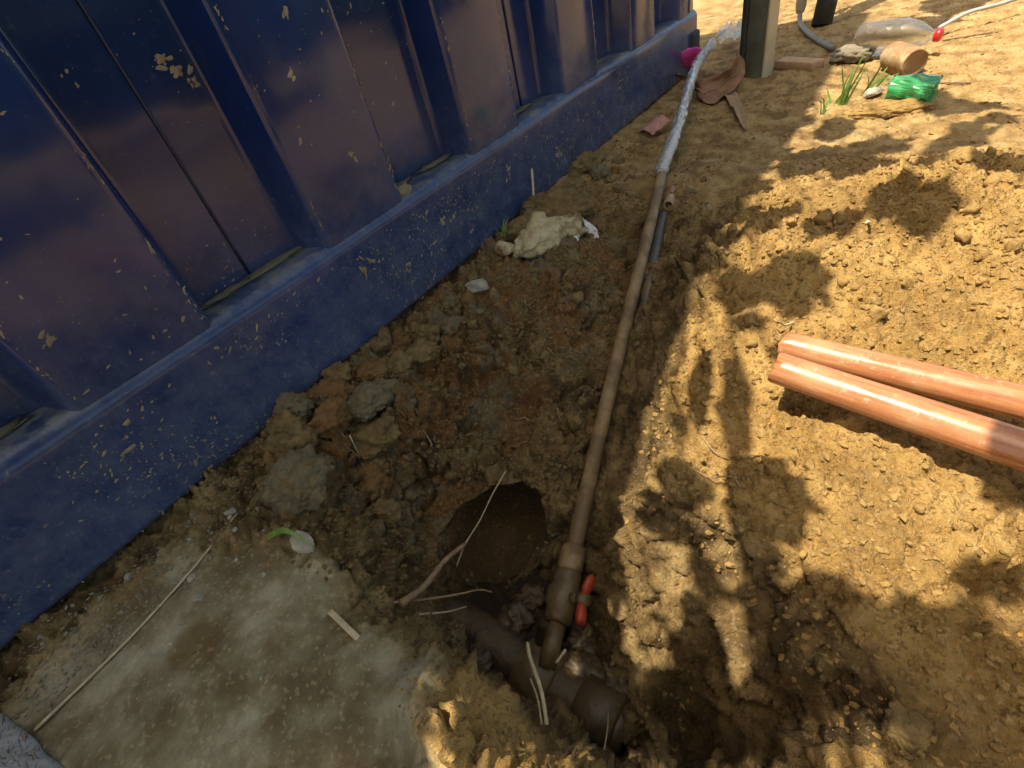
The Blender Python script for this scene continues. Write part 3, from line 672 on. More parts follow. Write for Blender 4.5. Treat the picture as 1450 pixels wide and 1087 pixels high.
# ------------------------------------------------------------------ two orange pipes on the spoil
def orange_pipe(L, Rr, r, notch, label, seed):
    L = Vector(L); d = (Vector(Rr) - L); n = d.length; d.normalize()
    t = empty('orange_pipe', L, (0, 0, 0))
    q = d.to_track_quat('Y', 'Z'); t.rotation_euler = q.to_euler()
    seg = 48; ys = [0, .001, .010, .020, .0305, .031, .05] + list(np.linspace(.07, n, 26)); v = []; f = []
    rn = random.Random(seed)
    for i, y in enumerate(ys):
        for k in range(seg):
            an = 2 * math.pi * k / seg
            rr = r * (1 + .004 * math.sin(9 * y + an * 2)); yo = y
            if i < 2: rr -= (.0008 if i == 0 else .0)
            dl = math.degrees(an) % 360
            if notch and 180 < dl < 248 and i <= 4: rr = r - .0028 - .0006 * (k % 3)
            if i == 0: yo = .0015 * math.sin(an * 3 + seed) + (.0009 * rn.uniform(-1, 1))
            v.append((math.cos(an) * rr, yo, math.sin(an) * rr))
    for i in range(len(ys) - 1):
        for k in range(seg):
            k2 = (k + 1) % seg; f.append((i * seg + k, (i + 1) * seg + k, (i + 1) * seg + k2, i * seg + k2))
    body = mobj('tube', v, f, M_ORANGE, t)
    ri = r - .0045; v = []; f = []; yi = [.0012, .03, .12, n]
    for y in yi:
        for k in range(seg): an = 2 * math.pi * k / seg; v.append((math.cos(an) * ri, y, math.sin(an) * ri))
    for i in range(len(yi) - 1):
        for k in range(seg): k2 = (k + 1) % seg; f.append((i * seg + k, i * seg + k2, (i + 1) * seg + k2, (i + 1) * seg + k))
    m0 = len(v)
    for k in range(seg): an = 2 * math.pi * k / seg; v.append((math.cos(an) * (r - .0008), .0004, math.sin(an) * (r - .0008)))
    for k in range(seg): k2 = (k + 1) % seg; f.append((m0 + k, m0 + k2, k2, k))
    mobj('bore', v, f, M_ORANGECUT, t)
    if notch:
        for a0 in (192, 205, 220, 236):
            an = math.radians(a0); rr = r - .0016
            p = [Vector((math.cos(an) * rr, y, math.sin(an) * rr)) for y in (-.0005, .010, .020, .0300)]
            mobj('splinter', *tube(p, [.0018, .0022, .0021, .0012], 6), M_ORANGECUT, t)
    tag(t, label, 'pipe')
orange_pipe((.620, .073, .064), (.560, -.62, .052), .0195, False, 'glossy orange-brown pipe on the spoil, the one farther from the hole', 3)
orange_pipe((.566, .069, .067), (.435, -.62, .056), .0210, True, 'glossy orange-brown pipe with a splintered notch at its open end', 5)

# ------------------------------------------------------------------ twisted clear film on the upper pipe
def film():
    path = catmull([(1.282, .507, .034), (1.55, .56, .0605), (2.099, .692, .092), (2.30, .70, .120)], 150)
    fr = frames(path); seg = 28; v = []; f = []
    n = len(fr)
    for i, (p, t, a, b) in enumerate(fr):
        s = i / (n - 1)
        for k in range(seg):
            an = 2 * math.pi * k / seg
            tw = an * 2 - s * 75; r = .0160 + .0018 * math.sin(tw) * math.cos(an * 2 + s * 75 + 1) + .0030 * nz(math.cos(an) * 1.6, math.sin(an) * 1.6, s * 34, s=5) + .0012 * math.sin(an * 5 + s * 190) + .006 * max(0, s - .8) * 5 * .4
            if i == 0: r = .0136
            v.append(p + a * math.cos(an) * r + b * math.sin(an) * r)
    for i in range(n - 1):
        for k in range(seg): k2 = (k + 1) % seg; f.append((i * seg + k, i * seg + k2, (i + 1) * seg + k2, (i + 1) * seg + k))
    t = empty('plastic_film', path[0]); O = Vector(path[0])
    mobj('twist', [q - O for q in v], f, M_FILM, t)
    # loose end opening into a crumpled fan
    e = Vector(path[-1]); v = []; f = []; nu, nw = 40, 44
    for i in range(nu):
        s = i / (nu - 1)
        for j in range(nw):
            u = j / (nw - 1) * 2 - 1
            wd = .014 + .15 * s ** 1.3
            q = e + Vector((.55 * s, .02 * s - .02, .03 * s * (1 - s) - .085 * s * s)) + Vector((-.35, -.93, 0)) * (u * wd)
            q.z += .022 * (1 - u * u) * (1 - s) + (.03 * s + .004) * float(vnoise(np.array([[u * 2.6, s * 4.2, 3.]]), 7)[0]) * 1.6 + .014 * math.sin(u * 11 + s * 3) * (.35 + s)
            q.x += .05 * float(vnoise(np.array([[u * 3, s * 2, 9.]]), 8)[0])
            q.z = max(q.z, .006)
            v.append(q - O)
    for i in range(nu - 1):
        for j in range(nw - 1): f.append((i * nw + j, i * nw + j + 1, (i + 1) * nw + j + 1, (i + 1) * nw + j))
    mobj('loose_end', v, f, M_FILMTHIN, t)
    tag(t, 'milky plastic film twisted round the upper end of the water pipe', 'plastic film')
film()

# ------------------------------------------------------------------ sheets: leaf, petal, scraps, cloth
def sheet(name, fn, nu, nw, m, parent=None, thick=.0012, loc=(0, 0, 0)):
    v = []; f = []
    for i in range(nu):
        for j in range(nw): v.append(Vector(fn(i / (nu - 1), j / (nw - 1) * 2 - 1)))
    for i in range(nu - 1):
        for j in range(nw - 1): f.append((i * nw + j, i * nw + j + 1, (i + 1) * nw + j + 1, (i + 1) * nw + j))
    o = mobj(name, v, f, m, parent, loc=loc)
    md = o.modifiers.new('thickness', 'SOLIDIFY'); md.thickness = thick; md.offset = 0
    return o

def dry_leaf():
    O = Vector((2.05, .66, .01)); t = empty('dry_leaf', O)
    lo = catmull([(2.269, .856, .05), (2.092, .698, .03), (1.929, .591, .012), (1.98, .554, .015), (2.097, .532, .03), (2.173, .536, .06), (2.185, .569, .1)], 40)
    hi = catmull([(2.292, .865, .055), (2.16, .76, .05), (2.07, .668, .055), (2.082, .622, .06), (2.084, .572, .075), (2.108, .562, .10), (2.174, .572, .108)], 40)
    def fn(s, u):
        k = s * 39; i = min(int(k), 38); a = Vector(lo[i]).lerp(Vector(lo[i + 1]), k - i); b = Vector(hi[i]).lerp(Vector(hi[i + 1]), k - i); w = (u + 1) / 2
        q = a.lerp(b, w) + Vector((.035, .02, -.012)) * math.sin(w * math.pi) * math.sin(s * math.pi)
        q += Vector((nz(s * 7, u * 2, 1, s=3), nz(s * 7, u * 2, 5, s=4), nz(s * 9, u * 3, 8, s=5))) * .009
        q.z = max(q.z, gz(q.x, q.y) + .004); return q - O
    sheet('blade', fn, 56, 14, M_DRYLEAF, t)
    mobj('midrib', *tube([fn(s, -.05) + Vector((-.003, -.002, .003)) for s in np.linspace(.03, .95, 30)], [.0035 - .0025 * i / 29 for i in range(30)], 6), M_STICK, t)
    tag(t, 'large curled brown dry leaf under the film at the container corner', 'leaf')
dry_leaf()
def strip():
    a, b = Vector((2.06, .56, .020)), Vector((1.70, .405, .012)); O = a
    def fn(s, u):
        p = a.lerp(b, s) + Vector((-.39, .92, 0)) * (u * (.020 * (1 - s) ** .6 + .003)) ; p.z = gz(p.x, p.y) + .006 + .010 * math.sin(s * 3.1) + .004 * u * u
        return p - O
    return tag(sheet('leaf_strip', fn, 24, 6, M_STICK, None, .002, O), 'flat brown leaf strip pointing away from the curled dry leaf', 'leaf')
strip()
def petal():
    O = Vector((2.30, .79, .045))
    def fn(s, u):
        a = (s - .5) * .13; b = u * .045 * math.sqrt(max(0, 1 - ((s - .5) * 1.9) ** 2))
        return Vector((.55, -.8, 0)) * a + Vector((-.45, -.3, .85)) * b + Vector((-.5, -.4, 0)) * (.02 * (1 - u * u)) + Vector((0, 0, .035 + .006 * nz(s * 5, u * 2, 2)))
    return tag(sheet('pink_petal', fn, 20, 10, M_PINK, None, .0015, O), 'bright magenta petal scrap tucked behind the twisted film', 'petal')
petal()
def scrap():
    O = Vector((1.68, .69, gz(1.68, .69) + .012))
    def fn(s, u):
        x = (s - .5) * .10; y = u * .040
        z = .045 * (.5 - abs(s - .45)) + .008 * nz(s * 4, u * 3, 4) + .02 * (s < .5) * (.5 - s)
        return Vector((.55 * x + .8 * y * .9, .83 * x - .45 * y, z + .012 * u))
    return tag(sheet('cardboard_scrap', fn, 14, 10, M_SALMON, None, .002, O), 'folded salmon-pink card scrap on the soil near the container rail', 'scrap')
scrap()

# ------------------------------------------------------------------ posts and litter at the back
def post():
    t = empty('wooden_post', (2.285, .525, 0), (0, 0, math.atan2(-.94, -.35)))
    mobj('plank', *box(-.036, .036, -.024, .026, -.05, 1.9, .004), M_WOOD, t)
    mobj('dark_edge_board', *box(-.058, -.038, -.030, .026, -.05, 1.9, .003), M_WOODDARK, t)
    mobj('batten', *box(.0385, .050, -.028, .028, -.05, 1.9, .004), M_CREAM, t)
    tag(t, 'weathered grey-green wooden post with a cream batten, beyond the container corner', 'post')
t = post()
O = Vector((3.10, .545, .0))
tag(mobj('pale_pole', *tube([Vector((0, 0, .045)), Vector((0, 0, .05)), Vector((0, 0, .07)), Vector((.0, .01, 1.9))], [.006, .016, .022, .024], 18), M_CREAM, loc=O), 'pale rounded pole standing just right of the wooden post', 'pole')
O = Vector((3.05, .44, .0))
tag(mobj('dark_tube', *tube([Vector((0, 0, .0)), Vector((.05, -.01, .2)), Vector((.35, -.06, 1.7))], .042, 24, inner=.037), M_DARKTUBE, loc=O), 'dark leaning tube with an open foot, right of the pale pole', 'tube')
h = catmull([(3.10, .545, .05), (3.03, .525, .02), (2.85, .46, .014), (2.66, .38, .013), (2.52, .31, .014)], 30)
tag(mobj('grey_hose', *tube([Vector(p) - Vector(h[0]) for p in h],   .0100, 14), M_HOSE, loc=h[0]), 'grey hose curving from the pale pole to the dusty cloth', 'hose')
b = obj('wood_block', mesh_from('wood_block', *box(-.085, .085, -.03, .03, -.003, .027, .004), M_BLOCK), loc=(2.33, .39, .004), rot=(0, 0, math.atan2(-.142, -.086)))
tag(b, 'flat reddish wooden block on the ground beside the post', 'wood block')

def lump_cloth(name, loc, size, seed, m, label, cat):
    p, f = rock(seed, 4, .30, (1, 1, 1))
    p = p * (1 + .16 * (1 - np.abs(fbm(p * 2.3 + seed, 3, seed)) * 2))[:, None]
    a, b = worley(p * 2.2, seed); p = p * (1 - .16 * sstep(.22, .0, b - a))[:, None]
    p = p * np.array(size); p[:, 2] = np.maximum(p[:, 2], -size[2] * .55)
    o = mobj(name, p, f, m, loc=loc); tag(o, label, cat); return o
lump_cloth('crumpled_cloth', (2.37, .225, .018), (.045, .06, .028), 4, M_CLOTH, 'crumpled dusty cream cloth between the wooden block and the clear bottle', 'cloth')

def lathe(prof, seg=36):
    """profile (radius, along x)"""
    v = []; f = []
    for r, x in prof:
        for k in range(seg): an = 2 * math.pi * k / seg; v.append((x, math.cos(an) * r, math.sin(an) * r))
    for i in range(len(prof) - 1):
        for k in range(seg): k2 = (k + 1) % seg; f.append((i * seg + k, i * seg + k2, (i + 1) * seg + k2, (i + 1) * seg + k))
    return np.array(v, float), f
def bottle():
    a, b = Vector((2.42, .225, .056)), Vector((2.35, -.012, .056))
    d = b - a; t = empty('plastic_bottle', a); t.rotation_euler = d.to_track_quat('X', 'Z').to_euler(); L = d.length
    pr = [(.0, .012), (.02, .006), (.040, .0), (.050, .010), (.052, .03), (.050, .06), (.052, .065), (.052, .12), (.0505, .125), (.052, .13), (.0515, .155), (.046, .185), (.034, .215), (.020, .238), (.0155, .245), (.0155, .262)]
    pr = [(r, x * L / .275) for r, x in pr]
    v, f = lathe(pr); v[:, 1:] *= (1 + .05 * fbm(v * 18, 2, 12))[:, None]
    vi, fi = lathe([(max(r - .0014, 0), x + (.0014 if i < 3 else 0)) for i, (r, x) in enumerate(pr)]); vi[:, 1:] *= (1 + .05 * fbm(vi * 18, 2, 12))[:, None]
    mobj('body', *join((v, f), (vi, [q[::-1] for q in fi])), M_CLEAR, t)
    mobj('cap', *tube([Vector((L * .93, 0, 0)), Vector((L * .935, 0, 0)), Vector((L * .985, 0, 0)), Vector((L, 0, 0))], [.0165, .0185, .0185, .017], 24), M_REDCAP, t)
    tag(t, 'clear plastic bottle with a red cap lying on its side', 'bottle')
bottle()
def pot():
    a, b = Vector((2.235, .105, .038)), Vector((2.13, .035, .034)); d = b - a
    t = empty('muddy_jar', a); t.rotation_euler = d.to_track_quat('X', 'Z').to_euler(); L = d.length
    v, f = lathe([(.0, -.012), (.022, -.010), (.036, .0), (.040, .02), (.041, L * .6), (.038, L), (.034, L + .003), (.030, L - .004), (.0, L - .006)], 28)
    v[:, 1:] *= (1 + .10 * fbm(v * 22, 3, 15))[:, None]
    mobj('body', v, f, M_MUDPOT, t)
    tag(t, 'stubby mud-brown jar lying in front of the clear bottle', 'jar')
pot()
c = catmull([(2.58, .0, .03), (2.66, -.07, .05), (2.72, -.15, .052), (2.83, -.25, .05), (3.0, -.42, .03), (3.2, -.7, .012)], 40)
tag(mobj('pale_cable', *tube([Vector(p) - Vector(c[0]) for p in c], .0065, 10), M_CABLE, loc=c[0]), 'pale grey cable running off to the right from the bottle cap', 'cable')
def green():
    O = Vector((1.845, .025, .040)); t = O
    v, f = lathe([(.0, -.050), (.018, -.050), (.036, -.044), (.040, -.02), (.038, .0), (.039, .015), (.040, .030), (.036, .05), (.041, .056)], 40)
    n1 = fbm(v * 20, 2, 17); A, B, C_ = worley_id(v * 42, 19)
    v[:, 1:] *= (1 + .34 * n1 + .30 * (.45 - A))[:, None]; v[:, 0] += .012 * vnoise(v * 30, 20)
    v[:, 2] *= .95
    o = mobj('green_bottle_shard', v, f, M_GREENPL, loc=O, rot=(.2, .12, math.atan2(-.085, -.012)), smooth=False)
    md = o.modifiers.new('thickness', 'SOLIDIFY'); md.thickness = .0012
    tag(o, 'crushed translucent green bottle piece on a mud clod', 'bottle')
green()

def blades(name, label, cat, spots, loc, m=M_GRASS, parent=None):
    V = []; F = []
    t = empty(name, loc); O = Vector(loc)
    for (p0, p1, bend, w) in spots:
        p0, p1 = Vector(p0), Vector(p1); mid = p0.lerp(p1, .55) + Vector(bend)
        pts = catmull([p0, mid, p1], 9); d = (p1 - p0); sd = d.cross(Vector((-.5, -.5, .6))).normalized()
        v = []; f = []
        for i, q in enumerate(pts):
            ww = w * (1 - (i / 8) ** 1.5) + .0003
            v += [Vector(q) - sd * ww - O, Vector(q) + Vector((0, 0, -.0006)) - O + Vector((-.3, -.3, -.2)) * ww * .4, Vector(q) + sd * ww - O]
        for i in range(8):
            for k in range(2): f.append((i * 3 + k, i * 3 + k + 1, (i + 1) * 3 + k + 1, (i + 1) * 3 + k))
        mobj('blade', v, f, m, t)
    tag(t, label, cat); return t
B_ = []
rg = random.Random(5)
for (x, y, n, hh) in ((1.875, .182, 7, .15), (1.96, .135, 7, .10), (1.90, .20, 4, .05), (1.80, .22, 3, .05)):
    for k in range(n):
        a = rg.uniform(0, 6.28); r = rg.uniform(.01, .05); hgt = hh * rg.uniform(.45, 1.0)
        p0 = (x + rg.uniform(-.012, .012), y + rg.uniform(-.012, .012), 0)
        B_.append((p0, (p0[0] + math.cos(a) * r, p0[1] + math.sin(a) * r - .02, hgt), (rg.uniform(-.01, .01), rg.uniform(-.01, .01), .012), rg.uniform(.0022, .0042)))
blades('grass_tuft', 'sunlit green grass tuft left of the green bottle piece', 'grass', B_, (1.88, .18, 0))
x, y = .905, .765
B_ = [((x + rg.uniform(-.01, .01), y + rg.uniform(-.01, .005), gz(x, y) - .004), (x + rg.uniform(-.04, .03), y + rg.uniform(-.03, .015), gz(x, y) + rg.uniform(.03, .085)), (0, 0, .008), rg.uniform(.0012, .0024)) for k in range(9)]
blades('weed_sprig', 'small green weed growing against the container rail by the rubble', 'weed', B_, (x, y, gz(x, y)))
z0 = gz(.066, .55)
blades('green_grass', 'single green grass blade lying on the slab edge by a pale stone', 'grass', [((.058, .596, z0 + .012), (.078, .505, z0 + .016), (.004, 0, .026), .0046)], (.066, .55, z0))

# ------------------------------------------------------------------ sticks, straws, roots
def rod(name, pts, rad, m, label, cat, group=None, n=24, seg=8, drape=None):
    if drape is not None: pts = [(x, y, gz(x, y) + drape + z) for x, y, z in pts]
    p = catmull(pts, n); O = Vector(p[0])
    r = [rad[0] + (rad[1] - rad[0]) * i / (n - 1) for i in range(n)] if hasattr(rad, '__len__') else rad
    r = [(q if not hasattr(r, '__len__') else r[i]) * (1 + .10 * math.sin(i * 2.1)) for i, q in enumerate(r if hasattr(r, '__len__') else [r] * n)]
    o = mobj(name, *tube([Vector(q) - O for q in p], r, seg), m, loc=O)
    return tag(o, label, cat, group)
rod('straw', [(.058, .690, .006), (-.03, .672, .003), (-.13, .66, .001), (-.24, .652, .003)], (.0013, .0019), M_STRAW, 'long thin dry straw lying across the slab', 'straw', drape=.002)
rod('stick', [(.095, .400, -.060), (.135, .413, -.10), (.19, .43, -.13), (.235, .43, -.150)], (.0055, .0035), M_STICK, 'brown broken stick poking into the hollow of the hole', 'stick', seg=10)
rod('twig', [(.090, .415, -.065), (.13, .405, -.12), (.165, .385, -.15), (.188, .37, -.165), (.200, .36, -.185)], (.0022, .0012), M_STICK, 'thin forked twig just under the brown broken stick', 'twig')
rod('twig', [(.098, .385, -.085), (.13, .375, -.13), (.158, .372, -.165)], (.0018, .001), M_ROOT, 'short pale twig lowest on the left wall of the hole', 'twig')
rod('root', [(.200, .425, -.16), (.235, .43, -.15), (.275, .425, -.135), (.32, .425, -.118), (.36, .42, -.10)], .0012, M_ROOT, 'long hair-thin root hanging across the dark hollow', 'root')
rod('straw', [(.075, .158, -.045), (.098, .178, -.04), (.122, .210, -.055), (.138, .228, -.070)], (.0022, .0022), M_STRAW, 'pale dry grass stem standing before the thick dark pipe', 'straw')
rod('straw', [(.073, .164, -.05), (.092, .182, -.055), (.108, .206, -.075)], .0012, M_ROOT, 'thin brown stem leaning beside the pale grass stem', 'straw')
rod('straw', [(.150, .206, -.135), (.168, .20, -.125)], .0020, M_STRAW, 'tiny bright straw piece right of the pale grass stem', 'straw', n=6)
rod('root', [(.150, .140, -.215), (.125, .125, -.17), (.09, .108, -.11)], .0010, M_ROOT, 'fine root hanging at the near end of the thick pipe', 'root')
o = obj('wood_chip', mesh_from('wood_chip', *box(-.030, .030, -.0035, .0035, 0, .004, .0008), M_STRAW), loc=(.031, .406, gz(.031, .406) + .004), rot=(0, .03, math.atan2(-.056, -.004))); tag(o, 'short pale split stick at the crumbly edge of the slab', 'stick')
rod('stick', [(1.06, .772, .010), (1.085, .780, .06), (1.11, .79, .11)], (.004, .003), M_STRAW, 'upright dry stick leaning on the container rail above the rubble', 'stick', drape=None)
rod('straw', [(.715, .075, .005), (.690, .083, .02), (.668, .088, .045)], (.0022, .001), M_STRAW, 'dry stalk standing behind the end of the farther orange pipe', 'straw', drape=.0)
rod('straw', [(.995, .022, .0), (.975, .018, .012), (.955, .022, .020)], .0022, M_STRAW, 'curled pale stalk on the sunlit spoil heap', 'straw', drape=.004)
rod('twig', [(2.50, -.02, .008), (2.52, -.08, .006), (2.55, -.15, .010)], .004, M_STICK, 'thin brown twig on sunlit ground under the pale cable', 'twig', drape=.0)
rod('straw', [(2.02, -.02, .004), (2.0, -.07, .005), (2.01, -.11, .004)], .003, M_STICK, 'dark thin stalk on the flat ground right of the green bottle piece', 'straw', drape=.0)
rod('root', [(.478, .135, .002), (.462, .110, .010), (.47, .082, .008), (.486, .060, .002)], .0009, M_STICK, 'thin curled root on the sunlit rim of the hole', 'root', drape=.001)
rod('root', [(.43, .128, .0), (.415, .105, .01), (.425, .08, .006), (.415, .065, .001)], .0009, M_STICK, 'forked thin root in the shaded rim of the hole', 'root', drape=.001)
rg = random.Random(21)
for k in range(34):
    x = rg.uniform(.14, .78); y = rg.uniform(.42, .74)
    if x < .2 and y < .5: continue
    a = rg.uniform(0, 6.28); L = rg.uniform(.012, .045); pts = []
    for i in range(4):
        pts.append((x + math.cos(a) * L * i / 3 + rg.uniform(-.004, .004), y + math.sin(a) * L * i / 3 + rg.uniform(-.004, .004), rg.uniform(.0, .009)))
    rod('root', pts, (rg.uniform(.0005, .0012), .0004), M_STICK if k % 3 else M_ROOT, 'fine pale root sticking out of the dug bank below the container', 'root', 'fine roots in the dug bank', 10, 6, drape=.002)

# ------------------------------------------------------------------ stones, rubble and clods
def lump(name, x, y, r, m, label, cat, seed, rough=.35, size=(1, 1, .75), crumb=0., facet=0, sub=3, sink=.35, rotz=None, group=None, dz=0):
    p, f = rock(seed, sub, rough, size, crumb, facet)
    o = mobj(name, p * r, f, m, loc=(x, y, gz(x, y) + r * size[2] * (1 - sink) * .8 + dz), rot=(0, 0, rotz if rotz is not None else seed * 1.3), smooth=(not facet or sub > 4))
    return tag(o, label, cat, group)
lump('mortar_chunk', .905, .655, .060, M_MORTAR, 'pale yellow broken mortar chunk jutting over the trench edge', 'rubble', 31, .25, (1.3, .8, .70), .22, 6, 5)
lump('mortar_chunk', .975, .640, .036, M_MORTAR, 'small pale knob of mortar on top of the rubble, behind the larger chunk', 'rubble', 32, .25, (1, 1, .9), .3, 3, 4, dz=.012)
lump('plaster_crust', 1.035, .600, .036, M_PLASTER, 'crusty white plaster edge on the rubble nearest the pipe', 'rubble', 33, .2, (1.7, .40, .6), .25, 6, 5, rotz=.75)
lump('plaster_crust', .965, .600, .020, M_PLASTER, 'little white plaster fleck below the rubble crust', 'rubble', 34, .2, (1.2, .7, .6), .2, 5, 4, rotz=.3)
lump('mortar_chunk', .985, .655, .060, M_MORTAR, 'muddy mortar slab the white plaster crust clings to', 'rubble', 54, .3, (1.3, .9, .6), .3, 3, 5, rotz=.5)
lump('soil_clod', .93, .70, .040, M_CLAY, 'crumbly clod on the rail side of the larger mortar chunk', 'clod', 55, .28, (1.3, 1, .7), .22, 3, 5)
lump('soil_clod', 1.06, .70, .066, M_CLAY, 'brown clod capping the rubble by the rail', 'clod', 35, .28, (1.3, 1, .6), .22, 3, 5)
lump('soil_clod', .985, .722, .038, M_CLAYGREY, 'grey clod wedged between the rubble and the rail', 'clod', 36, .28, (1.2, 1, .7), .22, 3, 5)
lump('mortar_chunk', .845, .715, .030, M_MORTAR, 'yellowish stone at the foot of the green weed', 'stone', 37, .25, (1.2, .8, .8), .1, 5, 3)
lump('grey_stone', .705, .70, .024, M_STONEGREY, 'pale grey stone on the bank between weed and hole', 'stone', 38, .2, (1.4, .9, .6), .05, 5, 3)
lump('grey_clod', .135, .650, .056, M_CLAYGREY, 'big smooth grey clod at the slab corner by the container', 'clod', 39, .28, (1.05, 1.1, .62), .22, 3, 5, sink=.45)
lump('soil_clod', .215, .735, .036, M_CLAY, 'fist-sized brown clod against the rail above the grey clod', 'clod', 40, .28, (1, 1, .9), .22, 3, 5)
lump('soil_clod', .262, .700, .034, M_RUSTY, 'rusty brown clod right of the fist-sized clod', 'clod', 41, .28, (1.1, 1, .8), .22, 3, 5)
lump('soil_clod', .175, .765, .024, M_CLAY, 'small clod pressed to the rail left of the fist-sized clod', 'clod', 42, .28, (1.2, 1, .8), .22, 3, 5)
lump('soil_clod', .330, .700, .040, M_CLAYGREY, 'grey-brown crumbly clod on the bank crest', 'clod', 43, .28, (1.2, 1, .7), .22, 3, 5)
lump('soil_clod', .395, .735, .030, M_RUSTY, 'rusty crumbly clod near the rail on the bank crest', 'clod', 44, .28, (1.3, 1, .7), .22, 3, 5)
lump('soil_clod', .50, .70, .030, M_CLAY, 'loose brown clod high on the bank', 'clod', 45, .28, (1.3, .9, .7), .22, 3, 5)
lump('soil_clod', .61, .72, .026, M_CLAYGREY, 'grey clod by the rail below the grey stone', 'clod', 46, .28, (1.2, .9, .7), .22, 3, 5)
lump('pale_stone', .074, .535, .016, M_STONE, 'pale chip of stone under the green grass blade', 'stone', 47, .2, (1.6, .9, .6), .05, 5, 3)
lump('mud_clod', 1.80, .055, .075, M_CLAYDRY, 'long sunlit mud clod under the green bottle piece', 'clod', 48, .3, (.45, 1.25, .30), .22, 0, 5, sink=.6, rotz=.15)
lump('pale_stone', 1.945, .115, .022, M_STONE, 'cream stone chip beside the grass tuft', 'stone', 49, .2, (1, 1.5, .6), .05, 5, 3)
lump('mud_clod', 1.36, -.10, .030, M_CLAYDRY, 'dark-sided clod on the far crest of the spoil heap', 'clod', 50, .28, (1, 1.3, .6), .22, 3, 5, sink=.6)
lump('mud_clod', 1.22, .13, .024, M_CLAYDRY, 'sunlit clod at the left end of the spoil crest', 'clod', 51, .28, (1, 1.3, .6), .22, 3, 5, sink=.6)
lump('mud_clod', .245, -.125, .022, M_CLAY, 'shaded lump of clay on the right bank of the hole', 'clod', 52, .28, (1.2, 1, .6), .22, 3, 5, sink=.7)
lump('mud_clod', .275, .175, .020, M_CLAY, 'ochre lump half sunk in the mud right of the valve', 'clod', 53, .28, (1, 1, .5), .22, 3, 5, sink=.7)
for k, (x, y, z, r) in enumerate(((.185, .205, -.258, .030), (.20, .335, -.262, .028), (.115, .34, -.235, .022), (.225, .225, -.262, .024), (.10, .20, -.245, .030), (.19, .15, -.262, .032), (.245, .33, -.262, .022))):
    p, f = rock(700 + k, 4, .35, (1, 1.1, .6), .4)
    tag(mobj('mud_lump', p * r, f, M_WETMUD, loc=(x, y, z), rot=(0, 0, k)), 'wet dark mud lump caked round the fittings in the hole', 'mud', 'mud lumps round the buried fittings')
rg = random.Random(77)
SM = [mesh_from('pebble', *rock(200 + k, 2, .25, (1, .8, .6), .05, 5), M_STONE if k % 2 else M_STONEGREY, False) for k in range(6)]
spots = [(.056, .709, .010), (.050, .700, .006), (-.048, .622, .0075), (-.037, .664, .007), (-.089, .765, .009), (-.100, .60, .004), (.015, .701, .006), (.013, .62, .0045),
         (.04, .66, .0055), (.078, .668, .006), (-.005, .735, .005), (.10, .70, .0065), (.02, .56, .004), (-.02, .52, .0035), (-.06, .45, .0035), (.06, .62, .005), (.085, .60, .0045)]
for k, (x, y, r) in enumerate(spots):
    o = obj('pebble', SM[k % 6], loc=(x, y, gz(x, y) + r * .3), rot=(0, rg.uniform(-.3, .3), rg.uniform(0, 6)), scale=r)
    tag(o, 'small pale pebble on the slab beside the container', 'pebble', 'pebbles on the slab')
for k, (x, y, r, mm, lab) in enumerate(((.185, .715, .040, M_CLAY, 'knobbly brown clod touching the fist-sized clod'), (.245, .765, .034, M_CLAYGREY, 'grey-brown clod pressed under the rail lip'), (.300, .755, .036, M_RUSTY, 'rust-flecked clod under the rail on the bank'),
        (.345, .770, .026, M_CLAY, 'round dark clod tight against the rail'), (.285, .650, .042, M_CLAY, 'large broken clod sliding toward the hole'), (.235, .630, .034, M_RUSTY, 'orange-brown clod beside the big grey clod'), (.375, .690, .030, M_CLAYGREY, 'grey crumbling clod midway up the bank'),
        (.445, .725, .030, M_CLAY, 'brown clod with a flat top near the bank crest'), (.20, .575, .026, M_CLAY, 'dark clod at the brink of the hole'), (.56, .745, .028, M_CLAY, 'brown clod nearest the rail below the grey stone'), (1.22, .745, .036, M_CLAY, 'crumbly clod by the rail beyond the rubble'), (1.36, .765, .042, M_CLAY, 'big crumbly clod by the rail beyond the rubble'), (1.30, .70, .030, M_CLAYGREY, 'greyish clod on the trench edge beyond the rubble'))):
    lump('soil_clod', x, y, r, mm, lab, 'clod', 800 + k, .30, (1.15, 1, .8), .22, 4, 5, sink=.5)
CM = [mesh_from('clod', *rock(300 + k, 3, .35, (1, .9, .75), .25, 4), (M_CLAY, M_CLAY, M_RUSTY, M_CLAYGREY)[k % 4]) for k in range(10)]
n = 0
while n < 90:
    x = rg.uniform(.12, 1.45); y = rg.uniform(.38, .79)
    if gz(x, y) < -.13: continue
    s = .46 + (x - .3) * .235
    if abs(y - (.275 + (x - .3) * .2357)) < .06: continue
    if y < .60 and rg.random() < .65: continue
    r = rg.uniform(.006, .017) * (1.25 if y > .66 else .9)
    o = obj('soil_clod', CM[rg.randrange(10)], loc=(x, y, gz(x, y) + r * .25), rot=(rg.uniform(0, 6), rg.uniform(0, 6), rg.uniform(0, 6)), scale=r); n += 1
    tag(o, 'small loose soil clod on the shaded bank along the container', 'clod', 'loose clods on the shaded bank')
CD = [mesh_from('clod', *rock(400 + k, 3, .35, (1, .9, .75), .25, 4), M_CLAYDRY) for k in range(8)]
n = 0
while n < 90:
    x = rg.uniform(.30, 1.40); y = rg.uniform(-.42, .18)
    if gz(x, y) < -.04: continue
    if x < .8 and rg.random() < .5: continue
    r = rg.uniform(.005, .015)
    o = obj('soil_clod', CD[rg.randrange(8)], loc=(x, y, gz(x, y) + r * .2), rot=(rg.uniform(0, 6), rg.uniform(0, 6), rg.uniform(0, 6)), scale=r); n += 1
    tag(o, 'small ochre clod on the sunlit spoil heap', 'clod', 'loose clods on the spoil heap')

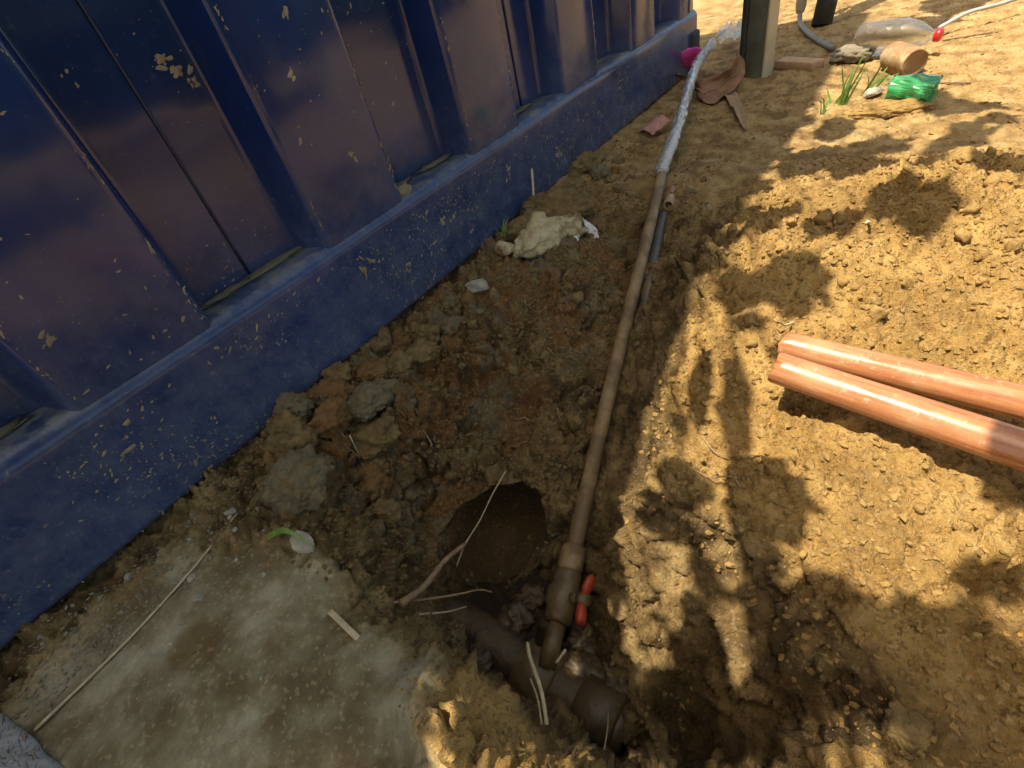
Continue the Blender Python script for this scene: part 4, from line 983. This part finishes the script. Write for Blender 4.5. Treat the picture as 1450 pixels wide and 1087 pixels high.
# crumbs too many to count
def crumbs(name, boxes, mats, seed, label):
    rg = np.random.default_rng(seed); protos = [rock(500 + k, 1, .5, (1, .8, .6), .0, 4) for k in range(12)]
    V = []; F = []; off = 0
    for (x0, x1, y0, y1, n, r0, r1, ok) in boxes:
        for k in range(n):
            x = rg.uniform(x0, x1); y = rg.uniform(y0, y1)
            if not ok(x, y): continue
            z = gz(x, y); r = r0 + (r1 - r0) * rg.random() ** 2.5
            p, f = protos[rg.integers(12)]; a = rg.uniform(0, 6.28); b = rg.uniform(-1, 1)
            ca, sa, cb, sb = math.cos(a), math.sin(a), math.cos(b), math.sin(b)
            Rm = np.array([[ca, -sa, 0], [sa, ca, 0], [0, 0, 1]]) @ np.array([[1, 0, 0], [0, cb, -sb], [0, sb, cb]])
            V.append((p * r) @ Rm.T + np.array([x, y, z + r * .3])); F += [tuple(i + off for i in q) for q in f]; off += len(p)
    o = mobj(name, np.concatenate(V), F, mats, smooth=False); tag(o, label, kind='stuff'); return o
bank = lambda x, y: gz(x, y) > -.2
crumbs('soil_crumbs', [(.08, 1.22, .36, .795, 7500, .0014, .007, bank), (1.15, 1.6, .45, .78, 500, .0018, .006, lambda x, y: nz(x * 6, y * 6, 3) > .0), (.05, .2, .3, .7, 700, .001, .0045, bank), (.13, .45, .05, .45, 500, .0015, .006, lambda x, y: True)], M_CLAY, 3, 'dark damp soil crumbs')
crumbs('dry_crumbs', [(.2, 1.45, -.42, .25, 11000, .0012, .0065, lambda x, y: gz(x, y) > -.1), (1.3, 3.2, -.5, .75, 1300, .0018, .007, lambda x, y: y < .76), (0., .12, .12, .32, 260, .001, .003, lambda x, y: gz(x, y) > -.03)], M_CLAYDRY, 4, 'dry ochre soil crumbs')
crumbs('slab_grit', [(-.3, .1, .2, .78, 500, .0005, .0018, lambda x, y: nz(x * 9, y * 9, 5) > -.05), (-.25, .12, .66, .79, 900, .0008, .004, lambda x, y: True)], M_GRIT, 6, 'grit on the slab')

# ------------------------------------------------------------------ rag in the near corner
def rag():
    t = empty('grey_rag', (-.262, .65, 0)); O = Vector((-.262, .65, 0))
    def fn(s, u):
        x = -.44 + .195 * s; y = .64 + .17 * u
        edge = math.sin(min(1, (1 - s) * 5) * math.pi / 2); z = .004 + .034 * edge * (1 - .5 * u * u) + .008 * nz(s * 5, u * 4, 1, s=3)
        x += .006 * nz(u * 3, 2, 2, s=6) - .02 * u * u - .03 * u
        return Vector((x, y, z)) - O
    sheet('cloth', fn, 50, 50, M_RAG, t, .006)
    def hem(s, u):
        q = fn(1.0 - .01, u * 0 + (s * 2 - 1)); return q + Vector((.003 + .005 * (u + 1) + .003 * nz(s * 9, u, 4), 0, .002 + .003 * (1 - u)))
    rgf = random.Random(8); parts = []
    for k in range(220):
        q = fn(rgf.uniform(.86, 1.0), rgf.uniform(-.95, .95)); e = q + Vector((rgf.uniform(-.002, .014), rgf.uniform(-.008, .008), rgf.uniform(.003, .012)))
        parts.append(tube([q, q.lerp(e, .5) + Vector((0, 0, .003)), e], [.0006, .0005, .0002], 3, False))
    fr_ = mobj('fringe', *join(*parts), M_RAGHEM, t); fr_['kind'] = 'stuff'
    tag(t, 'pale grey fluffy rag with a brown fringe in the near left corner', 'rag')
rag()

# ------------------------------------------------------------------ mud splashed on the container
def splashes():
    cont = bpy.data.objects['shipping_container']; V = []; F = []; off = 0
    rg = np.random.default_rng(9)
    def ysurf(x, z):
        if z < .2: return -.0006
        u = (x - .228) % .449
        if u < .020: return .009 + .073 * u / .020
        if u < .221: return .082
        if u < .241: return .082 - .073 * (u - .221) / .020
        return .009
    def fleck(x, z, r, el, ang, n=9):
        nonlocal off
        u = (x - .228) % .449
        if z > .19 and (z < .228 or u < .026 or .214 < u < .248): return
        y = ysurf(x, z); k = 7 if r < .004 else 12
        a = np.linspace(0, 2 * math.pi, k, endpoint=False); rr = r * (1 + .45 * rg.uniform(-1, 1, k))
        px, pz = np.cos(a) * rr * el, np.sin(a) * rr
        qx, qz = px * math.cos(ang) - pz * math.sin(ang), px * math.sin(ang) + pz * math.cos(ang)
        ring = np.stack([x + qx, np.full(k, y + .0006), z + qz], 1); c = np.array([[x, y - min(.0016, r * .35), z]])
        V.append(np.concatenate([ring, c])); F.extend((off + i, off + k, off + (i + 1) % k) for i in range(k)); off += k + 1
    for k in range(17000):
        low = rg.random() < .62
        x = rg.uniform(-.45, 2.3); z = rg.uniform(.012, .19) if low else .228 + .75 * rg.random() ** 1.4
        d = vnoise(np.array([[x * 5, 0, z * 5]]), 4)[0]
        if rg.random() > .42 + 1.3 * d: continue
        r = .0004 + .0016 * rg.random() ** 5 + (.003 * rg.random() if rg.random() < .010 else 0)
        fleck(x, z, r, 1 + 2.4 * rg.random() ** 2, rg.normal(.6, .6))
    for (x, z, r, el, an) in ((.425, .520, .010, 1.5, .3), (.435, .505, .007, 1.3, .9), (.405, .535, .006, 2.2, .2), (.288, .545, .006, 1.6, .8), (.057, .312, .005, 2.6, .5), (.205, .19, .007, 1, 0), (.30, .13, .006, 1.2, 0), (1.02, .13, .010, 1.5, .7), (.77, .13, .011, 1.5, 1.3),
                               (.785, .085, .008, 1.0, 0), (.62, .10, .006, 1.6, 1.2), (1.28, .10, .012, 1.8, .4), (.84, .07, .009, 1.1, 0), (.52, .15, .008, 2.5, 1.4), (.58, .55, .006, 2, 1), (.55, .48, .007, 2.4, 1.0), (.60, .33, .006, 2, 1.1)):
        for j in range(5): fleck(x + rg.normal(0, r), z + rg.normal(0, r), r * rg.uniform(.2, .6), el, an + rg.normal(0, .4), 14)
    for i in range(-2, 5):
        for e in (-.006, .250):
            x = .228 + .449 * i + e
            for k in range(150):
                z = .23 + .7 * rg.random()
                if vnoise(np.array([[i * 7 + e * 90, 1, z * 9]]), 6)[0] < -.05: continue
                fleck(x + rg.normal(0, .0028), z, .0004 + .0014 * rg.random() ** 3, 1.5 + 3 * rg.random(), 1.57 + rg.normal(0, .25))
    o = mobj('mud_splash', np.concatenate(V), F, M_MUDSPLASH, cont); tag(o, kind='stuff')
    # dried mud caked into the flutes on top of the rail
    for i, (x, w) in enumerate(((-.07, .05), (.29, .04), (.40, .07), (.72, .04), (.85, .06), (1.22, .05), (1.67, .05), (2.05, .03))):
        p, f = rock(600 + i, 3, .4, (w, .014, .0030), .6)
        mobj('mud_cake', p + np.array([x, .070, .2235]), f, M_MUDCAKE, cont)
    p, f = rock(640, 3, .25, (.020, .006, .014), .5); mobj('mud_cake', p + np.array([.695, .022, .224]), f, M_MUDSPLASH, cont)
splashes()

# ------------------------------------------------------------------ trees out of frame: one overhead, its sprays placed to cast shadows; others added to darken reflections
GOBO = [[float(t) for t in q.split(',')] for q in """0.418,0.037,-0.010,-0.053,-0.033,-0.002,-0.030,0.033,-0.013;0.352,0.023,-0.055,-0.033,-0.014,-0.026,-0.004,0.021,-0.018;0.411,0.137,-0.035,-0.016,-0.041,0.008,-0.023,0.005,-0.012;0.544,0.110,-0.004,-0.086,-0.026,-0.016,-0.005,0.020,-0.003;0.394,0.055,-0.021,-0.067,-0.022,-0.024,-0.003,0.014,-0.005;0.368,0.135,-0.082,0.004,-0.045,0.011,-0.011,-0.001,-0.013;0.315,0.200,-0.171,-0.054,-0.030,-0.019,-0.001,0.014,-0.014;0.335,0.083,-0.105,-0.024,-0.017,-0.030,-0.006,0.014,-0.010;0.277,0.048,-0.182,-0.039,-0.023,-0.044,-0.005,0.020,-0.024;0.279,0.124,-0.172,0.001,-0.015,0.002,-0.004,0.001,-0.006;0.327,0.048,-0.112,0.001,-0.024,0.019,-0.006,-0.002,-0.009;0.293,-0.009,-0.072,-0.043,-0.020,-0.031,-0.001,0.025,-0.036;0.230,-0.033,-0.173,-0.047,-0.004,-0.013,0.002,0.028,-0.042;0.189,0.071,-0.236,-0.013,-0.052,-0.014,-0.049,0.015,0.035;0.263,0.071,-0.211,-0.012,-0.026,-0.015,-0.013,0.012,-0.016;0.171,0.146,-0.251,-0.073,-0.057,0.054,-0.018,0.031,-0.023;0.216,-0.002,-0.224,-0.040,-0.017,0.010,-0.007,0.020,-0.031;0.140,0.162,-0.262,-0.004,-0.046,0.007,-0.033,-0.003,0.041;0.330,-0.042,-0.016,0.003,-0.028,0.015,-0.019,-0.003,-0.009;0.293,-0.081,-0.036,-0.011,-0.041,-0.001,-0.032,0.011,-0.033;0.260,-0.105,-0.047,-0.005,-0.029,0.014,-0.025,0.004,-0.007;0.304,-0.129,-0.026,-0.044,-0.011,-0.017,-0.013,0.023,-0.008;0.319,-0.177,-0.019,-0.018,-0.030,-0.006,-0.035,0.015,-0.013;0.259,-0.178,-0.035,0.002,-0.033,0.007,-0.036,0.008,-0.001;0.398,-0.174,0.001,0.008,-0.030,-0.001,-0.027,0.002,-0.002;0.536,-0.191,0.005,-0.018,-0.025,0.001,-0.053,0.016,-0.001;1.091,-0.038,0.061,0.009,-0.062,0.002,-0.120,-0.011,0.001;1.008,0.072,0.058,-0.027,-0.028,0.000,-0.065,0.003,-0.000;0.827,0.096,0.041,0.013,-0.045,0.007,-0.080,-0.024,-0.008;0.800,0.164,0.030,0.022,-0.042,0.013,-0.043,-0.023,-0.010;1.051,0.182,0.045,-0.027,-0.033,0.011,-0.076,-0.014,0.010;1.763,0.274,-0.004,-0.005,-0.039,0.000,-0.065,-0.013,-0.002;1.683,0.167,-0.006,-0.009,-0.042,0.001,-0.090,-0.013,0.000;1.516,0.052,0.005,-0.028,-0.056,0.006,-0.116,-0.009,0.015;1.438,0.154,0.009,-0.045,-0.079,0.011,-0.118,-0.017,0.014;1.543,-0.106,0.006,-0.023,-0.046,0.005,-0.131,0.002,0.020;1.326,-0.043,0.043,-0.014,-0.026,0.004,-0.083,-0.001,0.014;1.910,-0.034,0.001,-0.011,-0.036,0.000,-0.046,-0.003,-0.001;1.829,-0.086,-0.001,-0.081,-0.065,-0.002,-0.044,0.002,-0.002;1.801,-0.061,-0.001,-0.016,-0.037,-0.001,-0.040,-0.002,-0.002;1.679,-0.114,-0.003,-0.018,-0.027,0.000,-0.046,0.001,0.001;1.713,-0.169,-0.003,-0.029,-0.031,0.000,-0.038,0.002,-0.001;0.080,0.123,-0.106,0.002,-0.024,-0.006,-0.039,-0.018,0.121;-0.012,0.235,0.033,-0.003,-0.046,0.023,-0.019,0.019,-0.026;0.578,0.169,-0.012,-0.085,-0.035,0.005,-0.003,0.017,-0.007;0.383,0.160,-0.058,-0.005,-0.036,0.010,-0.008,0.001,-0.010;2.802,0.153,-0.001,0.166,-0.092,-0.000,-0.168,-0.029,0.000;3.112,-0.026,-0.001,0.044,-0.089,0.001,-0.169,-0.013,0.000;1.319,-0.157,0.049,0.016,-0.037,-0.003,-0.078,0.003,0.011;0.511,0.177,-0.034,-0.019,-0.021,0.007,-0.009,0.007,-0.008;1.326,0.066,0.034,-0.045,-0.036,0.011,-0.082,-0.005,0.014;0.710,0.133,0.020,-0.021,-0.020,0.003,-0.023,0.006,-0.005;0.982,0.256,0.023,-0.056,-0.036,0.021,-0.033,-0.003,0.003;0.213,0.146,-0.232,-0.007,-0.024,0.004,-0.015,0.007,-0.011;0.185,0.141,-0.240,-0.012,0.030,-0.018,0.014,0.007,0.001;0.157,0.114,-0.218,-0.025,0.014,-0.026,0.008,0.022,-0.024;0.141,0.111,-0.242,-0.010,0.032,-0.042,0.010,0.005,0.009;0.196,0.103,-0.227,-0.032,0.006,0.015,0.003,0.015,0.001;0.162,0.092,-0.187,-0.002,-0.030,0.013,-0.018,0.002,0.006;0.143,0.075,-0.164,-0.017,0.024,-0.007,0.013,0.008,-0.006;0.216,0.084,-0.245,0.012,-0.026,-0.009,-0.017,-0.002,-0.001;0.185,0.071,-0.229,0.013,-0.022,-0.032,-0.027,-0.003,0.035;0.162,0.062,-0.202,-0.030,0.014,0.048,0.011,0.011,-0.003;0.129,0.053,-0.164,0.002,-0.022,-0.005,-0.017,0.001,0.024;0.259,0.059,-0.213,0.006,-0.030,0.019,-0.011,-0.002,-0.014;0.235,0.060,-0.242,-0.025,0.002,-0.020,-0.001,0.015,-0.003;0.218,0.049,-0.256,-0.020,-0.012,-0.015,-0.011,0.017,-0.007;0.190,0.031,-0.268,-0.027,0.018,0.017,0.011,0.011,-0.004;0.241,0.028,-0.216,-0.013,-0.011,-0.013,-0.006,0.015,-0.024;0.227,0.024,-0.238,0.005,-0.022,0.020,-0.010,-0.003,-0.013;0.202,0.009,-0.249,-0.009,0.025,-0.029,0.018,0.006,-0.002;0.232,-0.008,-0.199,-0.001,-0.021,0.017,-0.010,0.000,-0.018;0.206,-0.010,-0.219,-0.022,-0.008,0.011,-0.004,0.014,-0.024;0.321,0.005,-0.068,-0.017,-0.001,-0.015,0.006,0.014,-0.016;0.302,-0.002,-0.077,-0.009,-0.024,0.026,-0.012,0.001,-0.010;0.274,-0.010,-0.094,-0.014,0.001,-0.026,0.005,0.016,-0.015;0.265,-0.013,-0.111,-0.010,0.005,-0.032,0.005,0.013,-0.007;0.249,-0.026,-0.146,0.003,-0.019,0.021,-0.008,-0.003,-0.020;0.236,-0.028,-0.172,-0.015,0.000,-0.020,-0.001,0.013,-0.009;0.319,-0.016,-0.041,-0.013,0.009,-0.021,0.009,0.010,-0.005;0.302,-0.019,-0.054,-0.009,0.015,-0.025,0.013,0.011,-0.001;0.282,-0.030,-0.059,-0.017,0.004,-0.023,0.003,0.013,-0.004;0.267,-0.036,-0.092,-0.012,-0.009,-0.026,-0.004,0.010,-0.011;0.253,-0.043,-0.123,-0.005,0.018,-0.028,0.009,0.007,0.018;0.317,-0.039,-0.023,-0.003,-0.018,0.009,-0.015,0.001,-0.011;0.300,-0.040,-0.036,0.000,-0.016,0.008,-0.012,-0.001,-0.013;0.285,-0.054,-0.052,-0.001,-0.017,0.001,-0.008,0.001,-0.013;0.269,-0.058,-0.076,-0.013,-0.009,-0.016,-0.004,0.009,-0.011;0.251,-0.063,-0.100,-0.011,0.007,-0.024,0.007,0.010,-0.004;0.309,-0.060,-0.021,-0.020,0.001,-0.015,0.000,0.010,-0.003;0.291,-0.068,-0.043,-0.014,-0.010,-0.012,-0.007,0.010,-0.011;0.275,-0.075,-0.058,-0.006,0.014,-0.015,0.010,0.005,0.011;0.255,-0.081,-0.075,-0.009,0.010,-0.020,0.010,0.007,-0.001;0.308,-0.078,-0.024,-0.017,0.007,-0.014,0.005,0.012,0.003;0.300,-0.088,-0.027,-0.015,0.012,-0.014,0.007,0.007,0.002;0.279,-0.093,-0.045,-0.005,-0.017,0.002,-0.009,0.003,-0.009;0.262,-0.096,-0.057,-0.010,-0.013,0.004,-0.011,0.006,-0.008;0.306,-0.102,-0.021,0.003,-0.017,0.002,-0.011,0.000,-0.006;0.283,-0.110,-0.036,-0.014,-0.008,-0.008,-0.007,0.009,-0.007;0.270,-0.113,-0.041,-0.003,-0.014,0.003,-0.012,0.003,-0.006;0.306,-0.121,-0.022,0.004,-0.018,0.001,-0.011,0.000,-0.006;0.289,-0.125,-0.030,-0.018,0.004,-0.007,0.001,0.012,0.001;0.270,-0.124,-0.039,-0.014,-0.007,-0.003,-0.009,0.010,-0.006;0.253,-0.132,-0.041,-0.011,-0.009,0.002,-0.011,0.007,-0.002;0.213,-0.133,-0.026,-0.022,0.014,0.015,0.009,0.004,-0.007;0.340,-0.133,-0.009,-0.015,0.016,-0.004,0.009,0.005,0.005;0.314,-0.138,-0.018,-0.010,-0.009,-0.005,-0.009,0.007,-0.004;0.297,-0.138,-0.028,-0.013,-0.008,-0.005,-0.010,0.009,-0.002;0.278,-0.142,-0.036,-0.018,0.003,-0.007,0.000,0.010,-0.001;0.258,-0.145,-0.040,-0.012,0.013,-0.002,0.011,0.004,0.002;0.241,-0.150,-0.037,-0.023,0.011,0.003,0.006,0.008,-0.002;0.350,-0.150,-0.008,-0.009,0.014,-0.002,0.011,0.003,0.004;0.331,-0.156,-0.014,-0.008,0.013,-0.004,0.010,0.003,0.003;0.308,-0.155,-0.022,-0.014,0.015,-0.005,0.011,0.005,0.004;0.289,-0.159,-0.031,-0.006,-0.014,-0.004,-0.011,0.005,-0.003;0.268,-0.160,-0.036,-0.001,-0.012,0.001,-0.014,0.004,-0.003;0.253,-0.160,-0.038,-0.004,-0.011,0.002,-0.013,0.006,-0.001;0.230,-0.161,-0.034,-0.007,-0.009,0.004,-0.014,0.008,0.004;0.351,-0.165,-0.009,-0.019,-0.006,-0.005,-0.007,0.008,-0.002;0.331,-0.170,-0.014,-0.013,-0.010,-0.005,-0.011,0.008,-0.004;0.312,-0.173,-0.024,-0.014,-0.006,-0.005,-0.008,0.008,-0.005;0.294,-0.174,-0.029,-0.019,0.002,-0.006,-0.001,0.009,-0.001;0.277,-0.181,-0.035,-0.014,0.011,-0.003,0.008,0.005,0.000;0.263,-0.177,-0.033,0.001,-0.014,0.003,-0.011,0.003,-0.001;0.321,-0.186,-0.020,0.002,-0.015,0.002,-0.013,0.001,-0.005;0.300,-0.187,-0.026,-0.007,-0.011,-0.001,-0.012,0.006,-0.003;0.286,-0.190,-0.032,0.003,-0.012,0.003,-0.014,0.002,-0.003;0.267,-0.194,-0.031,-0.020,0.008,-0.003,0.003,0.007,-0.001;0.251,-0.192,-0.034,0.001,-0.011,0.002,-0.012,0.003,0.001;0.656,0.076,0.025,-0.003,-0.018,0.001,-0.019,-0.002,-0.004;0.164,0.208,-0.277,-0.002,-0.037,0.018,-0.024,-0.001,0.008;0.346,0.237,-0.182,-0.077,-0.050,-0.007,0.004,0.033,-0.038;0.252,0.190,-0.233,-0.031,-0.021,-0.007,-0.005,0.020,-0.023;1.767,0.323,-0.005,-0.019,-0.043,0.000,-0.083,-0.016,-0.002;1.497,0.302,-0.003,-0.035,-0.047,0.003,-0.080,-0.014,0.005;1.276,0.278,0.002,-0.024,-0.044,0.005,-0.050,-0.009,-0.003;1.129,0.290,-0.006,-0.074,-0.051,0.024,-0.054,-0.008,0.008;0.882,0.260,0.022,-0.048,-0.035,0.020,-0.032,-0.002,-0.002;0.236,0.064,-0.241,0.006,-0.030,0.006,-0.016,0.000,-0.015;2.032,0.361,-0.000,-0.026,-0.038,0.000,-0.070,-0.012,0.000;""".strip().strip(';').split(';')]
def shadow_spray(m, seed):
    """a spray of pointed leaves filling about the unit disc: one broad leaf and smaller ones round its edge"""
    rg = random.Random(seed); V = []; F = []
    def leaf(cx, cy, ang, L, W, z):
        n = 8; o = len(V); ca, sa = math.cos(ang), math.sin(ang); ph = rg.uniform(0, 6)
        for i in range(n + 1):
            s = i / n; w = W * math.sin(math.pi * s ** .8) ** .8 * (1 + .12 * math.sin(s * 17 + ph)) + .01
            for u in (-1, 0, 1):
                x = (s - .5) * 2 * L; y = u * w + .10 * L * math.sin(s * 3 + ph)
                V.append((cx + x * ca - y * sa, cy + x * sa + y * ca, z + .06 * u * u))
        for i in range(n):
            for k in range(2): F.append((o + i * 3 + k, o + i * 3 + k + 1, o + i * 3 + 4 + k, o + i * 3 + 3 + k))
    leaf(0, 0, rg.uniform(-.3, .3), .98, .74, 0)
    leaf(rg.uniform(-.2, .2), rg.uniform(-.2, .2), 1.57 + rg.uniform(-.4, .4), .90, .52, .05)
    for k in range(7):
        a = k * 6.283 / 7 + rg.uniform(-.4, .4); d = rg.uniform(.45, .78)
        leaf(math.cos(a) * d, math.sin(a) * d, a + rg.uniform(-.9, .9), rg.uniform(.30, .46), rg.uniform(.13, .22), .1 * rg.random())
    return mesh_from('shadow_spray', V, F, m)
def shade_tree():
    t = empty('tree', (-1.9, -.6, 0)); O = Vector((-1.9, -.6, 0))
    limb = catmull([(-1.9, -.6, -.1), (-1.85, -.45, 1.2), (-1.55, .2, 2.3), (-.8, .95, 2.9), (.5, 1.0, 2.95), (1.9, 1.0, 2.9)], 50)
    mobj('trunk', *tube([Vector(p) - O for p in limb], [.13 - .105 * i / 49 for i in range(50)], 14, noise=.06), M_BARK, t)
    LM = [shadow_spray(M_LEAFG, 40 + k) for k in range(6)]; S = Vector((-.30, .21, 1.0)); rg = random.Random(3)
    for k, g in enumerate(GOBO):  # sprays placed along sun rays to cast wanted shadows, some a person's
        c, u, v = Vector(g[0:3]), Vector(g[3:6]), Vector(g[6:9]); hgt = rg.uniform(1.0, 1.6)
        p = c + S * hgt - O
        o = obj('shadow_spray', LM[k % 6], t); w = u.cross(v)
        if w.length < 1e-9: continue
        w.normalize()
        if w.z < 0: v = -v; w = -w
        u, v = u * 1.22, v * 1.22; w = w * (u.length * .6); o.matrix_local = Matrix(((u.x, v.x, w.x, p.x), (u.y, v.y, w.y, p.y), (u.z, v.z, w.z, p.z), (0, 0, 0, 1)))
        b = min(limb, key=lambda q: (Vector(q) - O - p).length); b = Vector(b) - O
        e = p - u
        mobj('twig', *tube(catmull([b, b.lerp(e, .5) + Vector((0, 0, .12)), e], 8), [.006 - .0006 * i for i in range(8)], 5), M_BARK, t)
    tag(t, 'broad-leaved tree reaching over the container and shading the hole', 'tree')
shade_tree()
def added_plant(x, y, h, r, seed, label, zc=.5, zs=.30, nc=30, group='shrubs added to darken reflections', kind='tree'):
    t = empty('unseen_' + kind, (x, y, 0)); rg = np.random.default_rng(seed)
    path = catmull([(0, 0, -.1), (.1, .05, h * .4), (-.05, .1, h * .75)], 12)
    mobj('trunk', *tube(path, [.16 - .1 * i / 11 for i in range(12)], 10, noise=.08), M_BARK, t)
    V = []; F = []; n = 0
    cl = rg.normal(size=(nc, 3)) * np.array([r, r, h * zs]) * .55 + np.array([0, 0, h * zc])
    for c in cl:
        for k in range(75):
            p = c + rg.normal(size=3) * .28; a = rg.normal(size=3); a /= np.linalg.norm(a); b = np.cross(a, rg.normal(size=3)); b /= np.linalg.norm(b); L = rg.uniform(.10, .19)
            V += [p - a * L, p + b * L * .4, p + a * L, p - b * L * .4]; F.append((n, n + 1, n + 2, n + 3)); n += 4
    mobj('crown', V, F, M_LEAFG, t, smooth=False)
    tag(t, label, kind, group)
added_plant(-.60, -1.75, 3.0, .75, 1, 'spreading leafy tree added just behind the camera to shade the yard', .92, .10, 20, 'trees added for shade')  # unseen, added so its crown shades the ground mirrored in the container
added_plant(2.0, -2.6, 3.2, .6, 2, 'slim leafy tree added opposite the container corner to shade the yard', .9, .10, 14, 'trees added for shade')  # unseen, added for another shaded patch in the panel reflections
for i, x in enumerate((-4.5, -2.2, .3, 2.9, 5.6, 8.4)):  # unseen row added as a dark backdrop for the container to reflect
    added_plant(x, -7.0 - .4 * (i % 2), 2.1, 1.7, 10 + i, 'dense dark shrub %s in the unseen row added to darken reflections' % ('behind the camera', 'third from the row end', 'level with the hole', 'level with the container corner', 'beyond the container corner', 'farthest along')[i], .42, .35, 34, kind='shrub')
